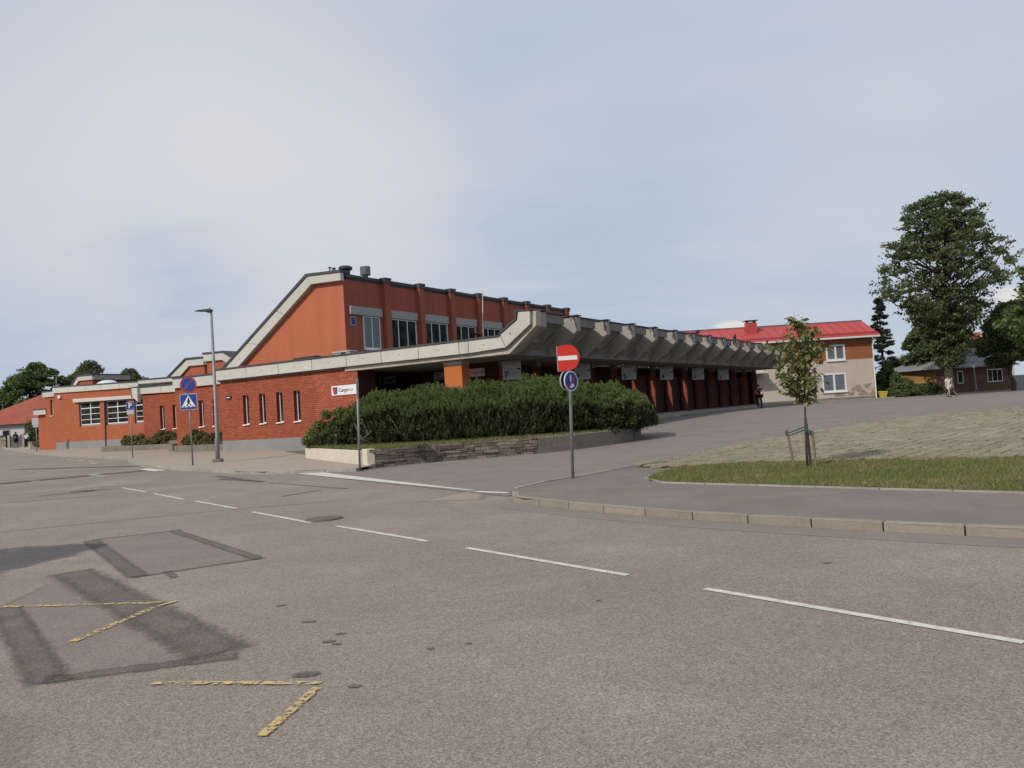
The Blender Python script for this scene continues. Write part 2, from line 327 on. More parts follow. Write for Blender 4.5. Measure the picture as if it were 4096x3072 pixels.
def part(name, mb, mt, parent, smooth=False, bevel=0, label=None, kind=None, off=(0, 0, 0)):
    o = link(name, mb.mesh(name, mt, off, smooth), parent)
    if bevel:
        b = o.modifiers.new('bevel', 'BEVEL'); b.width = bevel; b.segments = 1; b.limit_method = 'ANGLE'
    if label: o['label'] = label
    if kind: o['kind'] = kind
    return o
def copy_tree(o, parent=None):
    c = o.copy(); col.objects.link(c); c.parent = parent
    for ch in list(o.children): copy_tree(ch, c)
    return c
def text_mb(s, size, depth=.004, ext=None):
    cu = bpy.data.curves.new('t', 'FONT'); cu.body = s; cu.size = size; cu.extrude = depth / 2; cu.align_x = 'CENTER'; cu.align_y = 'CENTER'; cu.resolution_u = 3
    if ext: cu.offset = ext
    o = bpy.data.objects.new('t', cu); col.objects.link(o)
    dg = bpy.context.evaluated_depsgraph_get(); me = bpy.data.meshes.new_from_object(o.evaluated_get(dg))
    mb = MB(); mb.add([tuple(v.co) for v in me.vertices], [tuple(p.vertices) for p in me.polygons])
    bpy.data.objects.remove(o); bpy.data.meshes.remove(me); bpy.data.curves.remove(cu)
    return mb
def face(mb, x, y, z, sx=1):
    """lettering drawn in XY stood up on a board facing -Y at (x,y,z)"""
    r_ = MB(); r_.f = mb.f; r_.tone = mb.tone
    r_.v = [(x + a * sx, y - c, z + b) for a, b, c in mb.v]; return r_

# ------------------------------------------------------------------ ground sheets
def sheet(name, poly, dz, mt, parent=None, kind='structure', label=None):
    bm = bmesh.new(); bm.faces.new([bm.verts.new((x, y, 0)) for x, y in poly])
    bmesh.ops.triangulate(bm, faces=bm.faces[:])
    for v, _ in HB[1:-1]:
        bmesh.ops.bisect_plane(bm, geom=bm.verts[:] + bm.edges[:] + bm.faces[:], plane_co=(Vx * v, Vy * v, 0), plane_no=(Vx, Vy, 0))
    for p in bm.verts: p.co.z = gz(p.co.x, p.co.y) + dz * .5 if name in ('yellow_marking', 'centre_dash') else gz(p.co.x, p.co.y) + dz
    bmesh.ops.recalc_face_normals(bm, faces=bm.faces[:])
    if sum(f.normal.z for f in bm.faces) < 0: bmesh.ops.reverse_faces(bm, faces=bm.faces[:])
    me = bpy.data.meshes.new(name); bm.to_mesh(me); bm.free(); me.materials.append(M[mt])
    o = link(name, me, parent)
    if kind: o['kind'] = kind
    if label: o['label'] = label
    return o
sheet('ground', [(-1500, -300), (1500, -300), (1500, 1900), (-1500, 1900)], -.02, 'ground')
KL = [(-150, 218), (-61.2, 95.8), (-38.7, 64.3), (-30.5, 53.9), (-24.7, 47.3), (-20.2, 41.5), (-17.2, 35.9), (-14.6, 31.7), (-12.5, 29.0), (-10.6, 26.9), (-9.2, 25.2), (-8.5, 24.3), (-7.4, 23.3), (-6.0, 22.6), (-4.4, 22.0)]
KR = [(-.11, 12.79), (.07, 12.43), (.25, 12.2), (.54, 11.75), (.88, 11.26), (1.23, 10.78), (1.62, 10.31), (2.02, 9.84), (2.49, 9.34), (2.96, 8.88), (3.45, 8.42), (3.93, 7.98), (4.44, 7.55), (6.5, 5.9), (12, 1.5), (30, -12.9)]
DE = [(-.11, 13.49), (-.07, 14.0), (.14, 14.45), (.45, 14.87), (1.0, 15.35), (2.66, 17.37), (4.57, 19.64), (6.42, 21.9), (8.03, 23.53), (10.13, 25.82), (12.93, 28.21), (15.02, 29.07), (19.04, 29.95), (40, 32)]
sheet('road', KL + [(0, 20), (2.6, 17.0), (2.6, 13.6)] + KR + [(30, -40), (-60, -40), (-260, 60)], 0, 'road')
sheet('bus_drive', [(-4.4, 22.3), (-6.3, 22.9), (-.2, 13.6), (.5, 14.5), (1.5, 15.6)] + DE[6:] + [(90, 40), (120, 110), (60, 120), (20, 84), (6, 52), (4.5, 38), (3, 30)], .008, 'drive')
sheet('pavement', KL[1:] + [(-4.0, 23.2), (-7.6, 30.2), (-14, 44), (-30, 62), (-45, 90), (-60, 125), (-85, 135)], .09, 'walkL')
sheet('footpath', KR[::-1] + DE + [(60, 20)], .088, 'walk')

def offset_line(pts, d):
    out = []
    for i, p in enumerate(pts):
        a = Vector(pts[max(i - 1, 0)]); b = Vector(pts[min(i + 1, len(pts) - 1)]); t = (b - a).normalized()
        out.append((p[0] - t.y * d, p[1] + t.x * d))
    return out
def walk(pts, step):
    """resample a polyline"""
    out = [Vector(pts[0])]; acc = 0
    for a, b in zip(pts, pts[1:]):
        a, b = Vector(a), Vector(b); L_ = (b - a).length; t = step - acc
        while t <= L_:
            out.append(a + (b - a) * (t / L_)); t += step
        acc = L_ - (t - step)
    return out
def kerb_run(root, pts, step, wdt, top, gap, name, mt, side=1, maxn=300, lo=-.1, bev=.012):
    P_ = walk(pts, step)
    for a, b in list(zip(P_, P_[1:]))[:maxn]:
        d = (b - a).normalized(); n_ = Vector((-d.y, d.x)) * side
        mb = MB(); a2 = a + d * gap / 2; b2 = b - d * gap / 2
        za, zb = gz(*a), gz(*b); j = random.uniform(-.003, .003)
        vs = []
        for q, zq in ((a2, za), (b2, zb)):
            for off in (0, wdt):
                r_ = q + n_ * off; vs += [(r_.x, r_.y, zq + lo), (r_.x, r_.y, zq + top + j)]
        fs = [(0, 4, 5, 1), (1, 5, 7, 3), (3, 7, 6, 2), (0, 1, 3, 2), (4, 6, 7, 5)]
        if side < 0: fs = [f[::-1] for f in fs]
        mb.add(vs, fs)
        c = (a + b) / 2
        o = link(name, mb.mesh(name, mt, (c.x, c.y, za)), root, (c.x, c.y, za))
        if bev:
            bb = o.modifiers.new('bevel', 'BEVEL'); bb.width = bev; bb.segments = 2; bb.limit_method = 'ANGLE'
kroot = link('footpath_kerb', None); kroot['kind'] = 'structure'
kerb_run(kroot, [(-.11, 13.49), (-.2, 13.1)] + KR[:14], .745, .12, .10, .012, 'kerb_stone', 'kerb', side=1)
lroot = link('pavement_kerb', None); lroot['kind'] = 'structure'
kerb_run(lroot, KL[1:][::-1], 1.0, .14, .10, .012, 'kerb_stone', 'edge', side=-1)
eroot = link('drive_edging', None); eroot['kind'] = 'structure'
kerb_run(eroot, DE[1:-1], 1.0, .07, .105, .01, 'edging_stone', 'edge', side=-1, bev=0)

# painted markings and repairs
def strip(a, b, w_):
    a, b = Vector(a), Vector(b); d = (b - a).normalized(); n_ = Vector((-d.y, d.x)) * w_ / 2
    return [tuple(a + n_), tuple(b + n_), tuple(b - n_), tuple(a - n_)]
mk = link('road_markings', None); mk['kind'] = 'structure'
for a, b in (((1.40, 6.26), (2.78, 4.54)), ((-.6, 8.78), (.89, 6.91)), ((-2.57, 11.24), (-1.09, 9.4)), ((-4.56, 13.72), (-3.06, 11.76)), ((-6.6, 16.4), (-5.08, 14.43)),
             ((-8.63, 19.0), (-7.1, 17.02)), ((-10.7, 21.7), (-9.15, 19.7)), ((4.6, 2.3), (6.0, .6))):
    sheet('centre_dash', strip(a, b, .075), .010, 'line', mk, None)
for a, b in (((-12.1, 23.6), (-11.35, 22.55)), ((-14.0, 25.9), (-13.2, 24.9)), ((-22.8, 37.2), (-19.2, 32.6)), ((-25.5, 40.6), (-23.6, 38.2)), ((-29, 45), (-27, 42.5))):
    sheet('faded_centre_dash', strip(a, b, .09), .010, 'lineworn', mk, None)
sheet('give_way_line', [(-6.35, 23.0), (-5.75, 22.95), (-.72, 14.78), (-.95, 14.98), (-3.4, 18.55), (-6.0, 22.3)], .014, 'line', mk, None)
sheet('give_way_line', [(-.72, 14.70), (-.14, 14.15), (-.22, 14.02), (-.86, 14.62)], .014, 'line', mk, None)
for q, mt in (([(-14.5, 30.75), (-14.25, 31.05), (-12.55, 28.75), (-12.9, 28.55)], 'line'), ([(-15.95, 29.65), (-15.6, 29.7), (-14.0, 27.5), (-14.3, 27.35)], 'lineworn'),
              ([(-17.5, 28.7), (-17.15, 28.6), (-15.95, 26.95), (-16.3, 26.95)], 'lineworn'), ([(-19.0, 27.9), (-18.6, 27.8), (-17.5, 26.2), (-17.9, 26.1)], 'lineworn')):
    sheet('crossing_bar', q, .016, mt, mk, None)
for x, y in ((-24.2, 44.5), (-22.3, 42.0), (-20.7, 39.2), (-26.5, 47.5)):
    sheet('lane_dash', strip((x, y), (x + .35, y - .5), .22), .012, 'line', mk, None)
sheet('edge_line', strip((-34, 57.5), (-23.5, 45.2), .12), .012, 'lineworn', mk, None)
for a, b, w_ in (((-4.68, 7.22), (-3.15, 6.98), .06), ((-3.30, 5.84), (-3.13, 6.80), .075), ((-2.24, 4.79), (-1.19, 4.60), .05), ((-1.30, 3.88), (-1.19, 4.52), .055), ((-3.13, 6.8), (-3.02, 7.02), .05)):
    sheet('yellow_marking', strip(a, b, w_), .020, 'yellow', mk, None)
def rough(poly, amp, seg=.12):
    out = []
    for a, b in zip(poly, poly[1:] + poly[:1]):
        a, b = Vector(a), Vector(b); n = max(1, int((b - a).length / seg))
        for i in range(n):
            p = a + (b - a) * i / n; out.append((p.x + random.uniform(-amp, amp), p.y + random.uniform(-amp, amp)))
    return out
rp = link('asphalt_repairs', None); rp['kind'] = 'structure'
def soft(name, poly, dz, mt, inset=.08):
    """repair patch: outer ring feathers into the road (attribute rim 0 outside, 1 inside)"""
    n = len(poly); P_ = [Vector(p) for p in poly]
    if sum(P_[i].x * P_[(i + 1) % n].y - P_[(i + 1) % n].x * P_[i].y for i in range(n)) < 0: P_ = P_[::-1]
    inn_ = []
    for i in range(n):
        d0 = (P_[i] - P_[i - 1]).normalized(); d1 = (P_[(i + 1) % n] - P_[i]).normalized(); n0 = Vector((-d0.y, d0.x)); n1 = Vector((-d1.y, d1.x))
        q = (n0 + n1); q = q / max(q.length_squared / 2, .5); inn_.append(P_[i] + q * inset)
    vs = [(p.x, p.y, gz(p.x, p.y) + dz) for p in P_] + [(p.x, p.y, gz(p.x, p.y) + dz) for p in inn_]
    me = bpy.data.meshes.new(name); me.from_pydata(vs, [], [tuple(range(n, 2 * n))] + [(i, (i + 1) % n, (i + 1) % n + n, i + n) for i in range(n)])
    at = me.attributes.new('rim', 'FLOAT', 'POINT'); at.data.foreach_set('value', [0.0] * n + [1.0] * n)
    me.materials.append(M[mt]); return link(name, me, rp)
def band(name, a, b, w_, dz, mt):
    return soft(name, strip(a, b, w_), dz, mt, w_ * .42)
soft('old_patch', [(-6.15, 11.4), (-5.1, 11.9), (-2.9, 8.95), (-3.98, 8.25)], .002, 'patch2', .10)
soft('old_patch', [(-5.0, 8.9), (-4.75, 7.15), (-2.98, 4.86), (-1.9, 5.25)], .002, 'patch2', .12)
for a, b, w_ in (((-6.12, 11.42), (-3.95, 8.28), .30), ((-5.12, 11.86), (-2.88, 8.88), .22), ((-6.1, 11.4), (-5.0, 11.92), .12), ((-4.05, 8.27), (-2.88, 8.98), .13), ((-3.78, 8.55), (-3.5, 8.1), .12)):
    band('tar_seam', a, b, w_, .004, 'patch')
for a, b, w_ in (((-4.68, 7.25), (-2.9, 4.9), .36), ((-5.05, 8.95), (-1.95, 5.25), .62), ((-3.0, 4.98), (-1.85, 5.27), .24)):
    band('tar_band', a, b, w_, .004, 'patch')
for a, b, w_ in (((-8.8, 12.95), (-5.05, 14.34), .05), ((-5.05, 14.34), (-3.3, 14.6), .05), ((-24, 38.5), (-15.5, 33.5), .8), ((-19.5, 26.4), (-13.2, 30.2), 1.7), ((-12.3, 20.5), (-10.9, 21.6), .35), ((-8.4, 22.6), (-6.9, 21.0), .2), ((-4.8, 16.2), (-4.2, 17.1), .2), ((-13.4, 18.6), (-10.0, 19.6), .10),
                 ((6.4, 33.5), (12.5, 34.8), .14), ((-3.4, 20.6), (-2.2, 20.9), .16), ((3.2, 12.3), (3.6, 12.2), .05), ((-9.0, 24.0), (-6.5, 20.5), .3), ((-6.3, 20.2), (-3.6, 17.0), .12)):
    band('tar_seam', a, b, w_, .006 if a[1] < 22 else .012, 'patch')
gut2 = [tuple(p) for p in offset_line(KR[1:14], -.50)]
soft('gutter_strip', [tuple(p) for p in offset_line(KR[1:14], -.0)] + gut2[::-1], .0025, 'gutter', .03)
soft('sand_patch', [(-4.8, 5.6), (-3.6, 5.0), (-2.6, 4.4), (-2.1, 3.6), (-3.0, 3.0), (-5.6, 3.6)], .003, 'sand', .45)
soft('sand_patch', [(-1.9, 13.6), (-.9, 15.2), (-.5, 14.6), (-.5, 13.2)], .003, 'sand', .25)
for x, y, r_ in ((-1.62, 6.02, .045), (-1.30, 5.63, .03), (-1.34, 5.45, .04), (-1.27, 5.38, .028), (-.62, 5.14, .022), (-.38, 5.2, .02), (-1.32, 4.78, .07), (-.98, 4.52, .035), (.25, 3.15, .03), (-2.0, 6.6, .035), (.55, 6.1, .02), (2.6, 6.9, .03)):
    soft('oil_spot', [(x + r_ * 1.5 * math.cos(a * .785), y + r_ * math.sin(a * .785)) for a in range(8)], .005, 'patch', r_ * .45)
def manhole(x, y, r_, lab):
    t = thing('manhole_cover', lab, 'manhole cover', (x, y, gz(x, y) + .012))
    mb = MB(); mb.tube([(0, 0, -.05), (0, 0, .006)], r_, 24); part('rim', mb, 'iron', t)
    mb = MB(); mb.tube([(0, 0, -.02), (0, 0, .012)], r_ * .86, 24); c = part('lid', mb, 'iron', t)
manhole(-2.95, 12.1, .28, 'round iron manhole cover in the road beside the centre dashes')
manhole(-11.5, 21.2, .3, 'small iron cover in the cracked patch of road near the crossing')

# right lawn, pavers
LF = [(3.17, 15.86), (2.9, 15.54), (2.53, 14.93), (2.31, 14.33), (2.26, 13.85), (2.45, 13.3), (2.95, 12.81), (3.61, 12.15), (4.48, 11.26), (5.18, 10.52), (6.05, 9.64), (9, 6.6), (14, 1.5)]
LB = [(3.33, 15.95), (4.3, 16.1), (5.2, 15.7), (6.0, 15.2), (7.17, 14.49), (8.58, 13.6), (11, 12), (18, 7)]
lawn_poly = LF + LB[::-1]
sheet('lawn_soil', lawn_poly, .10, 'lawn')
pav_poly = [(2.52, 16.6), (3.17, 15.9)] + LB + [(30, 10), (45, 33)] + DE[5:-1][::-1]
sheet('paved_field_bed', pav_poly, .098, 'joint')
kerb_run(eroot, LF, .9, .06, .108, .01, 'edging_stone', 'edge', side=-1, bev=0)
def inpoly(x, y, poly):
    c = False; j = len(poly) - 1
    for i in range(len(poly)):
        xi, yi = poly[i]; xj, yj = poly[j]
        if (yi > y) != (yj > y) and x < (xj - xi) * (y - yi) / (yj - yi) + xi: c = not c
        j = i
    return c
def inpoly_np(X, Y, poly):
    c = np.zeros(len(X), bool); j = len(poly) - 1
    for i in range(len(poly)):
        xi, yi = poly[i]; xj, yj = poly[j]
        with np.errstate(divide='ignore', invalid='ignore'):
            t = ((yi > Y) != (yj > Y)) & (X < (xj - xi) * (Y - yi) / ((yj - yi) or 1e-9) + xi)
        c ^= t; j = i
    return c
hzn = lambda X, Y: np.interp(X * Vx + Y * Vy, [a for a, _ in HB], [b for _, b in HB])
pr = link('paved_field', None); pr['kind'] = 'structure'
ca, sa = math.cos(R(47)), math.sin(R(47))
cells = []
for i in range(-110, 150):
    for j in range(-130, 130):
        a = i * .45 + (.225 if j % 2 else 0); b = j * .30
        x = a * ca - b * sa; y = a * sa + b * ca
        if inpoly(x, y, pav_poly) and 0 < y < 36 and abs(x) < .70 * y + 1.5: cells.append((x * x + y * y, x, y))
cells.sort()
pm_ = MB(); s_ = .215; t_ = .139; zt = .016
def pav(mb, x, y, z, dz=0, tilt=(0, 0)):
    vs = []
    for k, (zz_, sc) in enumerate(((0, 1), (zt, 1), (zt + .008, .9))):
        for a, b in ((-s_, -t_), (s_, -t_), (s_, t_), (-s_, t_)):
            a *= sc if k == 2 else 1; b *= sc if k == 2 else 1
            vs.append((x + a * ca - b * sa, y + a * sa + b * ca, z + dz + zz_ + tilt[0] * a + tilt[1] * b))
    mb.add(vs, [(0, 1, 5, 4), (1, 2, 6, 5), (2, 3, 7, 6), (3, 0, 4, 7), (4, 5, 9, 8), (5, 6, 10, 9), (6, 7, 11, 10), (7, 4, 8, 11), (8, 9, 10, 11)])
pm_one = MB(); pav(pm_one, 0, 0, 0); pme = pm_one.mesh('paver', 'paver')
rest = MB()
for n, (_, x, y) in enumerate(cells):
    z = gz(x, y) + .095
    if n < 300: link('paver', pme, pr, (x, y, z + random.uniform(-.004, .008)), (random.gauss(0, .012), random.gauss(0, .012), random.gauss(0, .01)))
    else: pav(rest, x, y, z, random.uniform(-.004, .006), (random.gauss(0, .012), random.gauss(0, .012)))
part('paver_rows', rest, 'paver', pr, kind='stuff')

def blades(name, poly, n, h, wd, mt, dz, parent=None, seed=1, weight=None, lean=.5, kind='stuff', label=None, cat=None):
    g = np.random.default_rng(seed); P_ = np.array(poly); lo, hi = P_.min(0), P_.max(0)
    X = g.uniform(lo[0], hi[0], n * 4); Y = g.uniform(lo[1], hi[1], n * 4)
    k = inpoly_np(X, Y, poly) & (np.abs(X) < .7 * Y + 1)
    if weight: k &= weight(X, Y, g)
    X, Y = X[k][:n], Y[k][:n]; n = len(X)
    Z = hzn(X, Y) + dz; a = g.uniform(0, 6.283, n); hh = h * g.uniform(.5, 1.4, n); w_ = wd * g.uniform(.6, 1.3, n)
    dx, dy = np.cos(a) * w_ / 2, np.sin(a) * w_ / 2; lx, ly = g.normal(0, lean, n) * hh, g.normal(0, lean, n) * hh
    v = np.stack([np.stack([X - dx, Y - dy, Z], 1), np.stack([X + dx, Y + dy, Z], 1), np.stack([X + lx, Y + ly, Z + hh], 1)], 1).reshape(-1, 3)
    return tri_obj(name, v, 3, mt, parent, kind, label, cat, g)
def tri_obj(name, v, k, mt, parent, kind, label, cat, g, tone=None):
    n = len(v) // k
    me = bpy.data.meshes.new(name); me.vertices.add(len(v)); me.vertices.foreach_set('co', v.astype(np.float32).ravel())
    me.loops.add(n * k); me.loops.foreach_set('vertex_index', np.arange(n * k, dtype=np.int32))
    me.polygons.add(n); me.polygons.foreach_set('loop_start', np.arange(0, n * k, k, dtype=np.int32)); me.polygons.foreach_set('loop_total', np.full(n, k, np.int32))
    me.update(calc_edges=True)
    at = me.attributes.new('tone', 'FLOAT', 'FACE'); at.data.foreach_set('value', (tone if tone is not None else g.uniform(0, 1, n)).astype(np.float32))
    me.materials.append(M[mt]); o = link(name, me, parent)
    if kind: o['kind'] = kind
    if label: o['label'] = label
    if cat: o['category'] = cat
    return o
blades('lawn_grass', lawn_poly, 60000, .045, .011, 'grass', .105, seed=3, label='strip of short green grass between footpath and paved field', cat='grass')
nearf = lambda X, Y, g: (g.uniform(0, 1, len(X)) < np.clip(1.5 - (X - 2.5) * .13 - (Y - 16) * .03, .16, 1)) | (((X - LB[0][0]) * .5 + (Y - 16) < 1.0) & (Y < 17.5 - .45 * (X - 3)))
blades('joint_grass', pav_poly, 42000, .045, .015, 'grassD', .10, seed=5, weight=nearf, label='dry grass tufts growing in the joints of the paved field', cat='grass')

# ------------------------------------------------------------------ bus station
SO = (-28.0, 40.0, .4)                      # station origin (u,v,z) of the root empty
ST = thing('bus_station', 'long red brick bus station with concrete fascia, orange upper hall and winged canopy', 'bus station', W(*SO[:2], SO[2]), -TH)
def sp(name, mb, mt, parent=None, **k): return part(name, mb, mt, parent or ST, off=SO, **k)
def wall_open(mb, u0, u1, z0, z1, v0, v1, ops):
    """wall box in u,z with rectangular openings (ua,ub,za,zb)"""
    us = sorted({u0, u1, *[o[0] for o in ops], *[o[1] for o in ops]})
    for a, b in zip(us, us[1:]):
        c = (a + b) / 2; cur = z0
        for o in sorted([o for o in ops if o[0] < c < o[1]], key=lambda o: o[2]):
            if o[2] > cur: mb.box(a, b, v0, v1, cur, o[2])
            cur = o[3]
        if cur < z1: mb.box(a, b, v0, v1, cur, z1)
BW, BH = .29, .095
bme = MB().box(-(BW - .014) / 2, (BW - .014) / 2, -.012, .03, -(BH - .013) / 2, (BH - .013) / 2).mesh('brick', 'brick')
bleft = [300]
def bricks(u0, u1, z0, z1, v, ops, root, single=True, mt='brick', name='brickwork'):
    rows = int((z1 - z0) / BH); rest = MB(); cand = []
    for r_ in range(rows + 1):
        z = z0 + (r_ + .5) * BH
        if z + BH / 2 > z1: break
        u = u0 + (BW / 2 if r_ % 2 else 0)
        cells_ = [(u0, u0 + BW / 2)] if r_ % 2 else []
        while u + .02 < u1: cells_.append((u, min(u + BW, u1))); u += BW
        for a, b in cells_:
            if any(o[0] < b - .01 and o[1] > a + .01 and o[2] < z + BH / 2 - .01 and o[3] > z - BH / 2 + .01 for o in ops):
                for o in ops:      # trim at the jambs
                    if o[2] < z + BH / 2 - .01 and o[3] > z - BH / 2 + .01:
                        if a < o[0] - .02 < b: rest.box(a + .007, o[0], v - .012 - random.uniform(0, .004), v + .03, z - BH / 2 + .006, z + BH / 2 - .006)
                        if a < o[1] + .02 < b: rest.box(o[1], b - .007, v - .012 - random.uniform(0, .004), v + .03, z - BH / 2 + .006, z + BH / 2 - .006)
                continue
            if b - a > BW - .01: cand.append((a, b, z))
            else: rest.box(a + .007, b - .007, v - .012, v + .03, z - BH / 2 + .006, z + BH / 2 - .006)
    cand.sort(key=lambda c: -c[0])
    for a, b, z in cand:
        if single and bleft[0] > 0:
            bleft[0] -= 1
            link('brick', bme, root, ((a + b) / 2 - SO[0], v - SO[1] - random.uniform(0, .006), z - SO[2]))
        else:
            j = random.uniform(0, .006); rest.box(a + .007, b - .007, v - .012 - j, v + .03, z - BH / 2 + .006, z + BH / 2 - .006)
    part(name, rest, mt, root, off=SO, kind='stuff')

def slit_window(u0, u1, z0, z1, v, lab=None):
    d = .17
    f = MB(); t = .045
    f.box(u0, u1, v + d, v + d + .06, z1 - t, z1); f.box(u0, u1, v + d, v + d + .06, z0, z0 + t)
    f.box(u0, u0 + t * 1.6, v + d, v + d + .06, z0 + t, z1 - t); f.box(u1 - t, u1, v + d, v + d + .06, z0 + t, z1 - t)
    wn = sp('window', f, 'white', bevel=.006)
    g = MB().box(u0 + t * 1.6, u1 - t, v + d + .03, v + d + .04, z0 + t, z1 - t); sp('pane', g, 'glass', wn)
    c = MB().box(u1 - t - .13, u1 - t - .01, v + d + .07, v + d + .09, z0 + t, z1 - t); sp('curtain', c, 'curtain', wn)
    s = MB(); s.add([(u0 - .03, v - .09, z0 - .07), (u1 + .03, v - .07, z0 - .05), (u1 + .03, v - .07, z0 - .02), (u0 - .03, v - .07, z0 - .02), (u0, v + d, z0 + .012), (u1, v + d, z0 + .012), (u0 - .03, v - .005, z0 - .05), (u1 + .03, v - .005, z0 - .05), (u0 - .03, v - .005, z0 - .008), (u1 + .03, v - .005, z0 - .008)],
                    [(0, 1, 2, 3), (3, 2, 9, 8), (8, 9, 5, 4), (1, 7, 9, 2), (0, 3, 8, 6), (0, 6, 7, 1)])
    sp('sill', s, 'sillm', wn)
    return wn
VF = 27.70
ops = [(-33.40, -32.95, 1.63, 3.12), (-32.17, -31.72, 1.63, 3.12), (-30.92, -30.47, 1.63, 3.12), (-29.69, -29.25, 1.63, 3.12)]
mb = MB(); wall_open(mb, -35.12, -25.45, .83, 3.985, VF, VF + .38, ops); mb.box(-25.75, -25.45, VF + .38, 28.9, .83, 3.8)
wl = sp('front_wall', mb, 'mortar')
bricks(-35.12, -25.45, .835, 3.98, VF, ops, wl)
sp('end_wall', MB().box(-25.455, -25.44, VF + .01, 28.9, .83, 3.8), 'maroon')
mw = MB()
for _ in range(34):
    k = random.random()
    if k < .45: u, z = -28.9 + random.gauss(.7, .5), random.gauss(3.45, .2)
    elif k < .6: u, z = -26.2 + random.gauss(.2, .3), random.gauss(3.4, .25)
    else: u, z = -35.0 + abs(random.gauss(.1, .22)), random.uniform(1.0, 3.8)
    z = .835 + round((z - .835) / BH) * BH; u = min(u, -26.2)
    wd_ = random.choice([1, 1, 2]) * BW / 2
    mw.box(u, u + wd_ * 1.5, VF - .009, VF - .003, z - .014, z + .014)
    if random.random() < .7: mw.box(u - .012, u + .012, VF - .009, VF - .003, z + .014, z + BH)
mw.box(0, 0, 0, 0, 0, 0)
mp_ = sp('pale_repointing', mw, 'mortarW', wl); mp_['kind'] = 'stuff'
sp('plinth', MB().box(-35.14, -25.43, VF - .02, VF + .3, -.1, .828), 'plinth', bevel=.01)
for o in ops: slit_window(*o, VF)
# fascia
FJ = [-35.14, -32.79, -30.43, -28.13, -25.90, -23.77, -21.65, -19.48, -18.99, -17.45]
for i, (a, b) in enumerate(zip(FJ, FJ[1:])):
    last = i == len(FJ) - 2
    prof = [(a + .012, 3.99), (b - .012 if not last else -17.21, 3.99), (b - .012, 4.52), (a + .012, 4.52)]
    if last: prof = [(a + .012, 3.99), (-17.17, 4.06), (-17.40, 4.58), (a + .012, 4.52)]
    f = sp('fascia_panel', MB().prism(prof, 27.46, 27.60), 'concrete', bevel=.012)
    if b - a > 1: sp('tie_hole', MB().tube([((a + b) / 2, 27.452, 4.27), ((a + b) / 2, 27.47, 4.27)], .022, 8), 'black', f)
f = sp('wing_panel', MB().prism([(-17.15, 4.07), (-15.95, 4.88), (-15.93, 5.40), (-16.47, 5.44), (-16.55, 5.10), (-17.38, 4.60)], 27.46, 27.60), 'concrete', bevel=.012)
sp('tie_hole', MB().tube([(-16.9, 27.452, 4.62), (-16.9, 27.47, 4.62)], .03, 8), 'black', f)
cap = MB().prism([(-35.2, 4.525), (-17.44, 4.525), (-17.40, 4.60), (-35.2, 4.60)], 27.42, 27.75)
cap.prism([(-17.44, 4.59), (-16.60, 5.12), (-16.53, 5.46), (-15.9, 5.42), (-15.9, 5.46), (-16.60, 5.52), (-16.68, 5.17), (-17.46, 4.67)], 27.43, 27.75)
sp('roof_edge', cap, 'roofcap')
sp('shadow_strip', MB().box(-35.1, -26.2, 27.52, 27.70, 3.93, 3.985), 'roofcap')  # dark strip standing in for the shade under the fascia
# slab, ribs and wing of the canopy
bm_ = MB().prism([(-26.17, 3.78), (-17.09, 3.80), (-15.77, 4.82), (-15.74, 5.40), (-16.0, 5.40), (-16.03, 4.93), (-17.17, 4.02), (-26.17, 3.97)], 27.62, 28.05)
sp('edge_beam', bm_, 'concreteB', bevel=.01)
P0, PP, NB = 28.48, 3.055, 15
RIB = [(-19.3, 3.80), (-17.19, 3.80), (-15.76, 4.80), (-15.76, 5.40), (-16.35, 5.40), (-17.4, 4.55), (-19.3, 4.3)]
RIB0 = RIB
for k in range(NB + 1):
    a = P0 + PP * k
    sp('rib', MB().prism(RIB, (28.06 if k == 0 else a - .35), a), 'concreteR', bevel=.012)
for k in range(NB):
    a = P0 + PP * k; e = a + PP - .355; mid = a + 1.80
    s1 = MB().prism([(-17.28, 4.04), (-16.06, 5.06), (-16.06, 5.18), (-16.4, 5.15), (-17.45, 4.4)], a, mid)
    s1.prism([(-17.28, 4.04), (-16.9, 4.5), (-16.66, 5.25), (-16.75, 5.3), (-17.5, 4.4)], mid + .002, e)
    s1.add([(-16.06, mid, 5.0), (-16.95, mid, 4.29), (-16.66, e - .02, 5.3), (-17.05, e - .02, 4.35), (-16.06, mid, 5.39)], [(0, 1, 3, 2), (2, 3, 1, 0), (0, 2, 4), (4, 2, 0)])
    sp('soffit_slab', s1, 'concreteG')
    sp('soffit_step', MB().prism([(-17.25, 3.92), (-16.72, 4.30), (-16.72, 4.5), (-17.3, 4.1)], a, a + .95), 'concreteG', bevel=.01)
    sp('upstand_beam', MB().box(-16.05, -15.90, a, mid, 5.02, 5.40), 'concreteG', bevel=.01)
    # pocket with weathered plaster on the near face of the next rib
    sp('weathered_patch', MB().prism([(-16.12, 5.38), (-15.80, 5.38), (-15.80, 4.95), (-15.9, 5.0)], e - .014, e - .002), 'stain', kind=None)
cp = MB(); cp.box(-15.93, -15.84, 28.0, P0 + PP * NB + .05, 5.405, 5.45)
for k in range(NB): cp.box(-16.75, -15.931, P0 + PP * k, P0 + PP * k + 1.8, 5.405, 5.44)
for k in range(NB + 1): cp.box(-16.6, -15.70, P0 + PP * k - .42, P0 + PP * k + .04, 5.452, 5.50)
sp('canopy_edge_flashing', cp, 'roofcap')
VE = P0 + PP * NB
sl = MB()
sl.box(-26.2, -20.80, 28.08, VE, 3.82, 4.35); sl.box(-19.93, -17.3, 28.08, VE, 3.82, 4.35)
piers = [34.36 + 3.05 * k for k in range(-1, 14)]
sun_slots = [(piers[k] - .35 - 3.7, piers[k] - .35 - .95) for k in (5, 6, 7, 8)]  # openings added to the slab to let sun onto four piers
